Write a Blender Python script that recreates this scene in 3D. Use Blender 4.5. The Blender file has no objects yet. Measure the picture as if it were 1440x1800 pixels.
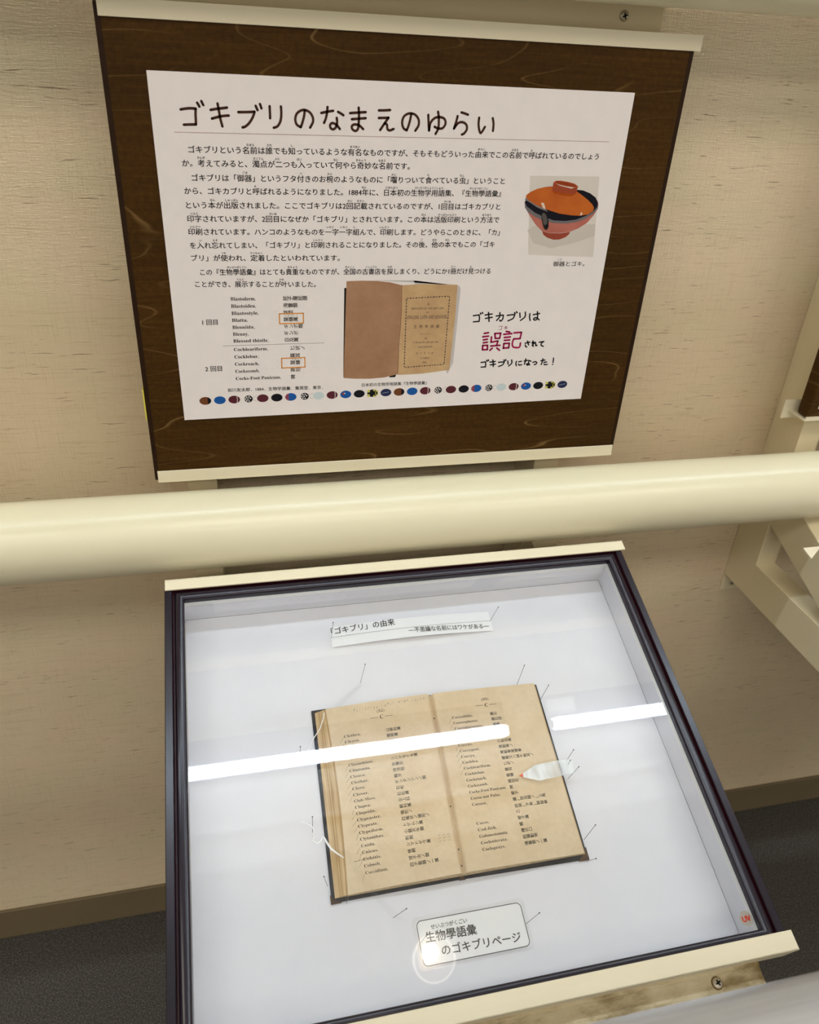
import bpy, bmesh, math, random
from mathutils import Matrix, Vector

scene = bpy.context.scene
COL = scene.collection
random.seed(7)
mm = 0.001
CZ = 1.245                      # height of the camera above the floor
TILT = math.radians(20.36)      # slope of the display case
K0 = -0.6875                    # offset of the case's top face along its normal, from the camera

# ------------------------------------------------------------------ camera
cam_d = bpy.data.cameras.new('camera')
cam = bpy.data.objects.new('camera', cam_d)
COL.objects.link(cam)
R = Matrix(((0.974142, 0.071613, -0.214288),
            (-0.220078, 0.515349, -0.828240),
            (0.051120, 0.853983, 0.517783)))
cam.matrix_world = Matrix.Translation((0, 0, CZ)) @ R.to_4x4()
cam_d.sensor_fit = 'VERTICAL'
cam_d.sensor_height = 24.0
cam_d.lens = 24.0 * 1385.0 / 1800.0
cam_d.clip_start = 0.02
cam_d.clip_end = 50
cam_d.dof.use_dof = True
cam_d.dof.focus_distance = 0.755
cam_d.dof.aperture_fstop = 6.0
scene.camera = cam

# ------------------------------------------------------------------ world, exposure
W = bpy.data.worlds.new('room_light')
scene.world = W
W.use_nodes = True
W.node_tree.nodes['Background'].inputs[0].default_value = (1.0, 0.925, 0.82, 1)
W.node_tree.nodes['Background'].inputs[1].default_value = 0.48
scene.view_settings.view_transform = 'Standard'
scene.view_settings.look = 'None'
scene.view_settings.gamma = 1.0
scene.view_settings.use_curve_mapping = False
scene.view_settings.exposure = 0.0
TUBE_STRENGTH = 43.0
TUBE_COLOR = (0.76, 0.89, 1.0)
ROOM_STRENGTH = 5.5
ROOM_COLOR = (1.0, 0.945, 0.85)
DOWN_STRENGTH = 60.0


# ------------------------------------------------------------------ materials
def principled(name, color, rough=0.5, spec=0.15, metal=0.0):
    m = bpy.data.materials.new(name)
    m.use_nodes = True
    b = m.node_tree.nodes['Principled BSDF']
    b.inputs['Base Color'].default_value = (*color, 1)
    b.inputs['Roughness'].default_value = rough
    b.inputs['Specular IOR Level'].default_value = spec
    b.inputs['Metallic'].default_value = metal
    return m


class N:
    """small node helper"""
    def __init__(self, m):
        self.nt = m.node_tree
        self.b = self.nt.nodes['Principled BSDF']

    def new(self, t, **kw):
        n = self.nt.nodes.new(t)
        for k, v in kw.items():
            if k.startswith('_'):
                n.inputs[k[1:].replace('_', ' ')].default_value = v
            else:
                setattr(n, k, v)
        return n

    def link(self, a, b):
        self.nt.links.new(a, b)

    def coord(self, scale=(1, 1, 1), loc=(0, 0, 0), kind='Object', rot=(0, 0, 0)):
        tc = self.new('ShaderNodeTexCoord')
        mp = self.new('ShaderNodeMapping')
        mp.inputs['Scale'].default_value = scale
        mp.inputs['Location'].default_value = loc
        mp.inputs['Rotation'].default_value = rot
        self.link(tc.outputs[kind], mp.inputs['Vector'])
        return mp.outputs['Vector']

    def noise(self, vec, scale, detail=2.0, rough=0.5, dist=0.0):
        n = self.new('ShaderNodeTexNoise')
        n.inputs['Scale'].default_value = scale
        n.inputs['Detail'].default_value = detail
        n.inputs['Roughness'].default_value = rough
        n.inputs['Distortion'].default_value = dist
        self.link(vec, n.inputs['Vector'])
        return n.outputs['Fac']

    def ramp(self, fac, stops, interp='LINEAR'):
        r = self.new('ShaderNodeValToRGB')
        r.color_ramp.interpolation = interp
        els = r.color_ramp.elements
        while len(els) < len(stops):
            els.new(0.5)
        for e, (p, c) in zip(els, stops):
            e.position = p
            e.color = (*c, 1) if len(c) == 3 else c
        self.link(fac, r.inputs['Fac'])
        return r.outputs['Color']

    def mix(self, fac, a, b, blend='MIX'):
        n = self.new('ShaderNodeMix', data_type='RGBA', blend_type=blend)
        for sock, v in ((n.inputs[0], fac), (n.inputs[6], a), (n.inputs[7], b)):
            if isinstance(v, (int, float)):
                sock.default_value = v
            elif isinstance(v, tuple):
                sock.default_value = (*v, 1)
            else:
                self.link(v, sock)
        return n.outputs[2]

    def math(self, op, a, b=0.0):
        n = self.new('ShaderNodeMath', operation=op)
        for s, v in ((n.inputs[0], a), (n.inputs[1], b)):
            if isinstance(v, (int, float)):
                s.default_value = v
            else:
                self.link(v, s)
        return n.outputs[0]

    def bump(self, h, strength, dist=0.001):
        n = self.new('ShaderNodeBump')
        n.inputs['Strength'].default_value = strength
        n.inputs['Distance'].default_value = dist
        self.link(h, n.inputs['Height'])
        self.link(n.outputs['Normal'], self.b.inputs['Normal'])

    def base(self, c):
        self.link(c, self.b.inputs['Base Color'])


def clouded(name, c1, c2, scale, rough=0.5, spec=0.4, stretch=(1, 1, 1), detail=4):
    m = principled(name, c1, rough, spec)
    n = N(m)
    f = n.noise(n.coord(stretch), scale, detail)
    n.base(n.ramp(f, [(0.3, c1), (0.7, c2)]))
    return m


def wallpaper_mat():
    m = principled('woven_beige_wallpaper', (0.5, 0.4, 0.26), 0.75, 0.15)
    n = N(m)
    big = n.noise(n.coord((1, 1, 1)), 3.0, 2)
    base = n.ramp(big, [(0.3, (0.685, 0.565, 0.385)), (0.7, (0.73, 0.605, 0.42))])
    tint = n.noise(n.coord((9, 1, 16), (5, 0, 5)), 1.0, 3)         # pinkish and olive threads
    base = n.mix(1.0, base, n.ramp(tint, [(0.35, (0.98, 1.0, 0.965)), (0.65, (1.02, 0.99, 0.99))]), 'MULTIPLY')
    warp = n.noise(n.coord((25, 1, 25)), 1.0, 2)
    vec = n.coord((15, 1, 640))
    wv = n.new('ShaderNodeVectorMath', operation='ADD')
    n.link(vec, wv.inputs[0])
    cmb = n.new('ShaderNodeCombineXYZ')
    n.link(n.math('MULTIPLY', warp, 3.0), cmb.inputs[2])
    n.link(cmb.outputs[0], wv.inputs[1])
    thin = n.noise(wv.outputs[0], 1.0, 3, 0.65)                    # long level threads
    base = n.mix(1.0, base, n.ramp(thin, [(0.30, (0.87, 0.85, 0.82)), (0.46, (1, 1, 1))]), 'MULTIPLY')
    vert = n.noise(n.coord((820, 1, 24), (1, 0, 3)), 1.0, 3, 0.6)  # upright threads
    base = n.mix(1.0, base, n.ramp(vert, [(0.28, (0.91, 0.90, 0.88)), (0.46, (1, 1, 1))]), 'MULTIPLY')
    vec2 = n.coord((34, 1, 560), (3, 0, 7))
    wv2 = n.new('ShaderNodeVectorMath', operation='ADD')
    n.link(vec2, wv2.inputs[0])
    n.link(cmb.outputs[0], wv2.inputs[1])
    flk = n.noise(wv2.outputs[0], 1.0, 2.5, 0.55)
    gate = n.noise(n.coord((16, 1, 30), (9, 0, 2)), 1.0, 2)
    flk2 = n.math('MULTIPLY', n.ramp(flk, [(0.645, (0, 0, 0)), (0.70, (1, 1, 1))]),
                  n.ramp(gate, [(0.42, (0, 0, 0)), (0.55, (1, 1, 1))]))
    base = n.mix(n.math('MULTIPLY', flk2, 0.75), base, (0.17, 0.105, 0.055))
    n.base(base)
    weave_h = n.noise(n.coord((70, 1, 900)), 1.0, 2)
    weave_v = n.noise(n.coord((800, 1, 60)), 1.0, 2)
    grain = n.noise(n.coord((1, 1, 1)), 480.0, 2)
    n.bump(n.math('ADD', n.math('ADD', weave_h, weave_v), n.math('MULTIPLY', grain, 0.5)), 0.5, 0.0015)
    return m


def wood_mat():
    m = principled('dark_stained_wood', (0.05, 0.02, 0.004), 0.5, 0.10)
    n = N(m)
    field = n.noise(n.coord((1.7, 1, 9.5), (0.3, 0, 0.4)), 1.0, 2.5, 0.5, 0.15)
    cont = n.math('FRACT', n.math('MULTIPLY', field, 17.0))
    line = n.ramp(cont, [(0.0, (0, 0, 0)), (0.455, (0, 0, 0)), (0.50, (1, 1, 1)), (0.525, (0, 0, 0))])
    brk = n.noise(n.coord((9, 1, 30), (2, 0, 5)), 1.0, 3)
    line = n.math('MULTIPLY', line, n.ramp(brk, [(0.40, (0.04, 0.04, 0.04)), (0.66, (1, 1, 1))]))
    fine = n.noise(n.coord((14, 1, 360)), 1.0, 4, 0.6)
    pore = n.noise(n.coord((60, 1, 60)), 4.0, 3, 0.6)
    tone = n.noise(n.coord((3, 1, 9), (4, 0, 1)), 1.0, 3)
    base = n.ramp(fine, [(0.30, (0.043, 0.0185, 0.0024)), (0.70, (0.070, 0.0325, 0.0048))])
    base = n.mix(1.0, base, n.ramp(pore, [(0.35, (0.80, 0.80, 0.80)), (0.65, (1.12, 1.12, 1.12))]), 'MULTIPLY')
    base = n.mix(1.0, base, n.ramp(tone, [(0.3, (0.75, 0.75, 0.78)), (0.7, (1.2, 1.17, 1.1))]), 'MULTIPLY')
    base = n.mix(n.math('MULTIPLY', line, 0.62), base, (0.25, 0.15, 0.055))
    n.base(base)
    n.bump(fine, 0.15, 0.0004)
    return m


def floor_mat():
    m = principled('speckled_dark_vinyl', (0.08, 0.075, 0.065), 0.55, 0.35)
    n = N(m)
    v = n.coord((1, 1, 1))
    f = n.noise(v, 520.0, 3, 0.7)
    base = n.ramp(f, [(0.36, (0.021, 0.019, 0.017)), (0.52, (0.056, 0.051, 0.045)), (0.68, (0.20, 0.19, 0.172))])
    vo = n.new('ShaderNodeTexVoronoi')
    vo.inputs['Scale'].default_value = 190
    n.link(v, vo.inputs['Vector'])
    dots = n.ramp(vo.outputs['Distance'], [(0.10, (1, 1, 1)), (0.17, (0, 0, 0))])
    gate = n.noise(v, 90, 1)
    dots = n.math('MULTIPLY', dots, n.ramp(gate, [(0.45, (0, 0, 0)), (0.55, (1, 1, 1))]))
    n.base(n.mix(dots, base, (0.006, 0.006, 0.006)))
    return m


def page_mat(name, c1, c2):
    m = principled(name, c1, 0.7, 0.25)
    n = N(m)
    f = n.noise(n.coord((1, 1, 1)), 38.0, 5, 0.6)
    g = n.noise(n.coord((1, 1, 1), (3, 1, 2)), 220.0, 3, 0.6)
    c = n.ramp(f, [(0.3, c2), (0.68, c1)])
    n.base(n.mix(1.0, c, n.ramp(g, [(0.3, (0.95, 0.945, 0.93)), (0.6, (1, 1, 1))]), 'MULTIPLY'))
    return m


def clear_mat(name, ior, gain, tint=(1, 1, 1), rough=0.0):
    """a thin clear sheet: what it does not mirror passes straight through"""
    m = bpy.data.materials.new(name)
    m.use_nodes = True
    nt = m.node_tree
    nt.nodes.clear()
    out = nt.nodes.new('ShaderNodeOutputMaterial')
    mix = nt.nodes.new('ShaderNodeMixShader')
    fr = nt.nodes.new('ShaderNodeFresnel')
    fr.inputs['IOR'].default_value = ior
    g = nt.nodes.new('ShaderNodeMath')
    g.operation = 'MULTIPLY'
    g.use_clamp = True
    g.inputs[1].default_value = gain
    tr = nt.nodes.new('ShaderNodeBsdfTransparent')
    tr.inputs[0].default_value = (*tint, 1)
    gl = nt.nodes.new('ShaderNodeBsdfGlossy')
    gl.inputs['Roughness'].default_value = rough
    gl.inputs[0].default_value = (1, 1, 1, 1)
    nt.links.new(fr.outputs[0], g.inputs[0])
    nt.links.new(g.outputs[0], mix.inputs[0])
    nt.links.new(tr.outputs[0], mix.inputs[1])
    nt.links.new(gl.outputs[0], mix.inputs[2])
    nt.links.new(mix.outputs[0], out.inputs[0])
    return m


def arrow_mat():
    m = principled('clear_film_painted_sheen', (0.86, 0.92, 0.96), 0.12, 0.8)  # clear film; its white reflections are painted in as patchy opacity
    n = N(m)
    f = n.noise(n.coord((60, 25, 1), (2, 1, 0)), 1.0, 2)
    n.link(n.ramp(f, [(0.35, (0.45, 0.45, 0.45)), (0.62, (0.92, 0.92, 0.92))]), n.b.inputs['Alpha'])
    return m


def glow_mat(name, color, strength):
    m = principled(name, (0.8, 0.8, 0.8), 0.5)
    b = m.node_tree.nodes['Principled BSDF']
    b.inputs['Emission Color'].default_value = (*color, 1)
    b.inputs['Emission Strength'].default_value = strength
    return m


def plate_mat():
    m = principled('stained_cream_plate', (0.62, 0.53, 0.34), 0.4, 0.4)
    n = N(m)
    f = n.noise(n.coord((9, 22, 20), (2.2, 0, 0)), 2.0, 5, 0.65)
    n.base(n.ramp(f, [(0.36, (0.21, 0.145, 0.05)), (0.55, (0.56, 0.47, 0.29)), (0.7, (0.66, 0.58, 0.40))]))
    return m


M_WALL = wallpaper_mat()
M_WOOD = wood_mat()
M_FLOOR = floor_mat()
M_EDGEWOOD = clouded('dark_edge_wood', (0.018, 0.008, 0.003), (0.030, 0.013, 0.004), 40, 0.4, 0.15)
M_SKIRT = clouded('olive_brown_skirting', (0.15, 0.115, 0.062), (0.175, 0.135, 0.075), 6, 0.5)
M_CEIL = clouded('white_ceiling', (0.84, 0.83, 0.81), (0.87, 0.86, 0.84), 8, 0.8, 0.2)
M_RAIL = clouded('cream_resin_handrail', (0.74, 0.685, 0.48), (0.76, 0.705, 0.50), 5, 0.24, 0.45)
M_GREYRAIL = clouded('brushed_silver_grey_rail', (0.30, 0.285, 0.28), (0.36, 0.345, 0.34), 6, 0.25, 0.6, (1, 30, 30))
M_CREAM = clouded('cream_powder_coat', (0.76, 0.665, 0.44), (0.79, 0.70, 0.48), 7, 0.42, 0.35)
M_CAP = clouded('cream_cap_strip', (0.74, 0.67, 0.485), (0.78, 0.705, 0.52), 9, 0.42, 0.35, (1, 12, 12))
M_PLATE = plate_mat()
M_SCREW = principled('screw_steel', (0.55, 0.50, 0.40), 0.35, 0.5, 0.7)
M_BLACK = principled('black_recess', (0.004, 0.004, 0.004), 0.6, 0.2)
M_STAIN = principled('rust_stain', (0.16, 0.08, 0.02), 0.6, 0.2)
M_FRAME = clouded('dark_plum_lacquer', (0.008, 0.005, 0.011), (0.013, 0.007, 0.015), 14, 0.22, 0.42)
M_FRAMEGROOVE = principled('deep_red_groove', (0.028, 0.003, 0.006), 0.4, 0.3)
M_MAT = clouded('white_foam_board', (0.745, 0.748, 0.79), (0.77, 0.772, 0.81), 30, 0.7, 0.2)
M_IVORY = clouded('ivory_strip', (0.80, 0.80, 0.77), (0.84, 0.84, 0.80), 20, 0.6, 0.25)
M_GLASS = clear_mat('case_glass', 1.5, 1.75, (0.985, 0.992, 0.99))
M_FILM = clear_mat('clear_film', 1.45, 1.2, (0.975, 0.975, 0.97), 0.12)
M_ARROW = arrow_mat()
M_PAPER = clouded('white_poster_paper', (0.835, 0.785, 0.77), (0.86, 0.81, 0.79), 60, 0.55, 0.3)
M_CARD = clouded('white_card', (0.86, 0.87, 0.88), (0.88, 0.885, 0.89), 40, 0.5, 0.3)
M_INK = principled('black_ink', (0.010, 0.010, 0.013), 0.6, 0.2)
M_INKSOFT = principled('faded_print_ink', (0.085, 0.072, 0.056), 0.7, 0.1)
M_INKPALE = principled('pencil_grey', (0.34, 0.28, 0.21), 0.7, 0.2)
M_TITLE = principled('dark_brown_ink', (0.055, 0.020, 0.010), 0.6, 0.2)
M_RULE = principled('wine_red_line', (0.30, 0.11, 0.12), 0.6, 0.2)
M_GREYLINE = principled('grey_line', (0.22, 0.21, 0.21), 0.6, 0.2)
M_RED = principled('magenta_ink', (0.40, 0.008, 0.085), 0.6, 0.2)
M_RUBYRED = principled('pale_magenta_ink', (0.38, 0.10, 0.16), 0.6, 0.2)
M_ORANGE = principled('orange_box_ink', (0.78, 0.30, 0.03), 0.6, 0.2)
M_PAGE = page_mat('aged_page_paper', (0.72, 0.585, 0.40), (0.65, 0.51, 0.325))
M_PAGEEDGE = clouded('page_edge_paper', (0.50, 0.345, 0.165), (0.70, 0.53, 0.31), 50, 0.7, 0.2, (6, 0.6, 6))
M_PAGEEDGE2 = clouded('darker_page_edge', (0.40, 0.255, 0.105), (0.52, 0.35, 0.17), 50, 0.7, 0.2, (6, 0.6, 6))
M_COVER = clouded('black_book_cloth', (0.007, 0.007, 0.010), (0.020, 0.019, 0.020), 60, 0.5, 0.25)
M_LEATHER = clouded('worn_brown_leather', (0.03, 0.010, 0.006), (0.13, 0.07, 0.03), 160, 0.6, 0.3)
M_PIN = principled('dark_pin_steel', (0.10, 0.10, 0.11), 0.3, 0.5, 0.8)
M_PINHEAD = principled('black_pin_head', (0.012, 0.012, 0.012), 0.35, 0.5)
M_THREAD = clouded('white_nylon', (0.93, 0.94, 0.95), (0.96, 0.96, 0.97), 30, 0.3, 0.6)
M_YELLOW = principled('yellow_tape', (0.72, 0.62, 0.08), 0.5, 0.4)
M_UVGREY = clouded('grey_sticker', (0.30, 0.27, 0.23), (0.33, 0.30, 0.26), 60, 0.5)
M_UVRED = principled('red_sticker_ink', (0.55, 0.03, 0.01), 0.5)
M_TIP = principled('coral_red_tip', (0.82, 0.15, 0.09), 0.5)
M_TUBE = glow_mat('lit_fluorescent_tube', TUBE_COLOR, TUBE_STRENGTH)
M_PANEL = glow_mat('added_fill_glow', ROOM_COLOR, ROOM_STRENGTH)  # glow of the added, unseen fill panels
M_LAMPBODY = clouded('grey_lamp_body', (0.035, 0.035, 0.05), (0.042, 0.042, 0.058), 10, 0.6)
M_WHITE = principled('white_plastic', (0.8, 0.8, 0.8), 0.5)
M_RIM = glow_mat('trim_painted_glow', (1.0, 0.93, 0.84), 3.2)  # trim ring made to glow, standing in for the bulb's light on it
M_REFLGLOW = glow_mat('reflector_painted_glow', (1.0, 0.94, 0.86), 0.7)  # reflector made to glow, in place of light caught from the bulb
M_DOWN = glow_mat('lit_downlight', (1.0, 0.80, 0.60), DOWN_STRENGTH)


# ------------------------------------------------------------------ mesh helper
class MB:
    def __init__(self):
        self.v, self.f, self.mi, self.mats = [], [], [], []

    def m(self, mat):
        if mat not in self.mats:
            self.mats.append(mat)
        return self.mats.index(mat)

    def add(self, verts, faces, mat):
        o = len(self.v)
        i = self.m(mat)
        self.v += [tuple(p) for p in verts]
        self.f += [tuple(a + o for a in f) for f in faces]
        self.mi += [i] * len(faces)

    def box(self, a, b, mat):
        x0, y0, z0 = a
        x1, y1, z1 = b
        vs = [(x0, y0, z0), (x1, y0, z0), (x1, y1, z0), (x0, y1, z0), (x0, y0, z1), (x1, y0, z1), (x1, y1, z1), (x0, y1, z1)]
        self.add(vs, [(0, 3, 2, 1), (4, 5, 6, 7), (0, 1, 5, 4), (1, 2, 6, 5), (2, 3, 7, 6), (3, 0, 4, 7)], mat)

    def poly(self, pts, z, mat):
        """flat outline (any shape) at height z"""
        bm = bmesh.new()
        vs = [bm.verts.new((x, y, z)) for x, y in pts]
        f = bm.faces.new(vs)
        f.normal_update()
        if f.normal.z < 0:
            f.normal_flip()
        bmesh.ops.triangulate(bm, faces=[f])
        bm.verts.index_update()
        self.add([v.co[:] for v in bm.verts], [[v.index for v in q.verts] for q in bm.faces], mat)
        bm.free()

    def ellipse(self, cx, cy, rx, ry, z, mat, a0=0.0, a1=2 * math.pi, n=24):
        full = abs(a1 - a0) > 6.2
        k = n if full else n + 1
        self.add([(cx + rx * math.cos(a0 + (a1 - a0) * i / n), cy + ry * math.sin(a0 + (a1 - a0) * i / n), z) for i in range(k)],
                 [tuple(range(k))], mat)

    def stroke(self, pts, w, z, mat, smooth=True, cap=True):
        """a pen stroke of width w with round ends"""
        P = [Vector(p) for p in pts]
        if smooth and len(P) > 2:
            Q = []
            for i in range(len(P) - 1):
                p0 = P[max(i - 1, 0)]
                p1, p2 = P[i], P[i + 1]
                p3 = P[min(i + 2, len(P) - 1)]
                for k in range(6):
                    t = k / 6
                    Q.append(0.5 * ((2 * p1) + (p2 - p0) * t + (2 * p0 - 5 * p1 + 4 * p2 - p3) * t * t
                                    + (3 * p1 - p0 - 3 * p2 + p3) * t ** 3))
            Q.append(P[-1])
            P = Q
        L, Rr = [], []
        n = len(P)
        for i in range(n):
            d = (P[min(i + 1, n - 1)] - P[max(i - 1, 0)])
            d = d.normalized() if d.length > 1e-9 else Vector((1, 0))
            nn = Vector((-d.y, d.x)) * w / 2
            L.append(P[i] + nn)
            Rr.append(P[i] - nn)
        vs = [(p.x, p.y, z) for p in L] + [(p.x, p.y, z) for p in Rr]
        self.add(vs, [(n + i, n + i + 1, i + 1, i) for i in range(n - 1)], mat)
        if cap:
            for p in (P[0], P[-1]):
                self.ellipse(p.x, p.y, w / 2, w / 2, z, mat, n=10)

    def tube(self, path, r, mat, n=8, caps=True):
        P = [Vector(p) for p in path]
        o = len(self.v)
        vs, fs = [], []
        for i, p in enumerate(P):
            d = (P[min(i + 1, len(P) - 1)] - P[max(i - 1, 0)]).normalized()
            up = Vector((0, 0, 1)) if abs(d.z) < 0.9 else Vector((1, 0, 0))
            a = d.cross(up).normalized()
            b = d.cross(a).normalized()
            rr = r[i] if isinstance(r, (list, tuple)) else r
            for k in range(n):
                t = 2 * math.pi * k / n
                vs.append(p + a * rr * math.cos(t) + b * rr * math.sin(t))
        for i in range(len(P) - 1):
            for k in range(n):
                k2 = (k + 1) % n
                fs.append((i * n + k, i * n + k2, (i + 1) * n + k2, (i + 1) * n + k))
        if caps:
            fs.append(tuple(range(n))[::-1])
            fs.append(tuple((len(P) - 1) * n + k for k in range(n)))
        self.add(vs, fs, mat)

    def lathe(self, prof, c, mat, n=40):
        """profile of (radius, z) spun about a vertical axis through c"""
        vs, fs = [], []
        for r, z in prof:
            for k in range(n):
                t = 2 * math.pi * k / n
                vs.append((c[0] + r * math.cos(t), c[1] + r * math.sin(t), c[2] + z))
        for i in range(len(prof) - 1):
            for k in range(n):
                k2 = (k + 1) % n
                fs.append((i * n + k, i * n + k2, (i + 1) * n + k2, (i + 1) * n + k))
        self.add(vs, fs, mat)

    def extrude_x(self, yz, x0, x1, mat):
        n = len(yz)
        vs = [(x0, y, z) for y, z in yz] + [(x1, y, z) for y, z in yz]
        fs = [tuple(range(n)), tuple(range(2 * n - 1, n - 1, -1))]
        fs += [(i, n + i, n + (i + 1) % n, (i + 1) % n) for i in range(n)]
        self.add(vs, fs, mat)

    def build(self, name, parent=None, smooth=False, mat_fallback=None, normals=True, bevel=0.0):
        me = bpy.data.meshes.new(name)
        me.from_pydata(self.v, [], self.f)
        for q in self.mats:
            me.materials.append(q)
        me.polygons.foreach_set('material_index', self.mi)
        me.update()
        if normals:
            bm = bmesh.new()
            bm.from_mesh(me)
            bmesh.ops.recalc_face_normals(bm, faces=bm.faces)
            bm.to_mesh(me)
            bm.free()
        if smooth:
            me.polygons.foreach_set('use_smooth', [True] * len(me.polygons))
            try:
                me.set_sharp_from_angle(angle=math.radians(40))
            except Exception:
                pass
        o = bpy.data.objects.new(name, me)
        COL.objects.link(o)
        if parent is not None:
            o.parent = parent
        if bevel > 0:
            md = o.modifiers.new('bevel', 'BEVEL')
            md.width = bevel
            md.segments = 2
            md.limit_method = 'ANGLE'
        return o


def tag(o, label=None, cat=None, group=None, kind=None):
    if label:
        o['label'] = label
    if cat:
        o['category'] = cat
    if group:
        o['group'] = group
    if kind:
        o['kind'] = kind
    return o


def empty(name, mat):
    o = bpy.data.objects.new(name, None)
    o.empty_display_size = 0.05
    o.matrix_world = mat
    COL.objects.link(o)
    return o


def copy_tree(o, parent=None):
    c = o.copy()
    COL.objects.link(c)
    if parent is not None:
        c.parent = parent
    for ch in list(o.children):
        copy_tree(ch, c)
    return c


CASE_M = Matrix.Translation((0, -math.sin(TILT) * K0, math.cos(TILT) * K0 + CZ)) @ Matrix.Rotation(TILT, 4, 'X')
# in the case's own frame: x to the right, y up the slope, z out of the glass, z = 0 is the frame's top face


# ------------------------------------------------------------------ lettering
_tc = {}


def glyphs(s):
    key = s
    if key not in _tc:
        c = bpy.data.curves.new('lettering', 'FONT')
        c.body = s
        c.size = 1.0
        c.resolution_u = 2
        o = bpy.data.objects.new('lettering', c)
        COL.objects.link(o)
        dg = bpy.context.evaluated_depsgraph_get()
        me = bpy.data.meshes.new_from_object(o.evaluated_get(dg))
        vs = [tuple(v.co) for v in me.vertices]
        fs = [tuple(p.vertices) for p in me.polygons]
        bpy.data.objects.remove(o)
        bpy.data.curves.remove(c)
        bpy.data.meshes.remove(me)
        _tc[key] = (vs, fs)
    return _tc[key]


def serif(s):
    """printed roman type"""
    out = ''
    for ch in s:
        if 'A' <= ch <= 'Z':
            out += chr(0x1D400 + ord(ch) - 65)
        elif 'a' <= ch <= 'z':
            out += chr(0x1D41A + ord(ch) - 97)
        elif '0' <= ch <= '9':
            out += chr(0x1D7CE + ord(ch) - 48)
        else:
            out += ch
    return out


def write(mb, s, x0, x1, y0, z, mat, size, y1=None, off=0.0, surf=None):
    """write s with its left ink edge at x0 and baseline y0; x1 = right ink edge (or None for natural width)"""
    vs, fs = glyphs(s)
    if not vs:
        return
    if off > 0:                                # heavier pen: the same letters twice, a hair apart
        d = off * size
        for dx, dy in ((-d, -d * 0.6), (d, d * 0.6), (d, -d * 0.6)):
            write(mb, s, x0 + dx, None if x1 is None else x1 + dx, y0 + dy, z, mat, size, None if y1 is None else y1 + dy, 0.0, surf)
        return
    a = min(v[0] for v in vs)
    b = max(v[0] for v in vs)
    sx = size if x1 is None else (x1 - x0) / (b - a)
    y1 = y0 if y1 is None else y1
    W_ = (b - a) * sx
    out = []
    for v in vs:
        x = x0 + (v[0] - a) * sx
        y = y0 + (y1 - y0) * (x - x0) / max(W_, 1e-9) + v[1] * size
        out.append((x, y, z if surf is None else surf(x, y) + z))
    mb.add(out, fs, mat)


def write_sideways(mb, s, x0, pitch, yc, z, mat, size, off=0.0, surf=None):
    """a column of old type lying on its side: every character turned so that its top points left"""
    d = off * size
    for k, ch in enumerate(s):
        vs, fs = glyphs(ch)
        if not vs:
            continue
        cx = x0 + pitch * (k + 0.5)
        for ox, oy in (((-d, -d * 0.6), (d, d * 0.6)) if off else ((0, 0),)):
            out = []
            for v in vs:
                x, y = cx - (v[1] - 0.38) * size + ox, yc + (v[0] - 0.5) * size + oy
                out.append((x, y, z if surf is None else surf(x, y) + z))
            mb.add(out, fs, mat)


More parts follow.
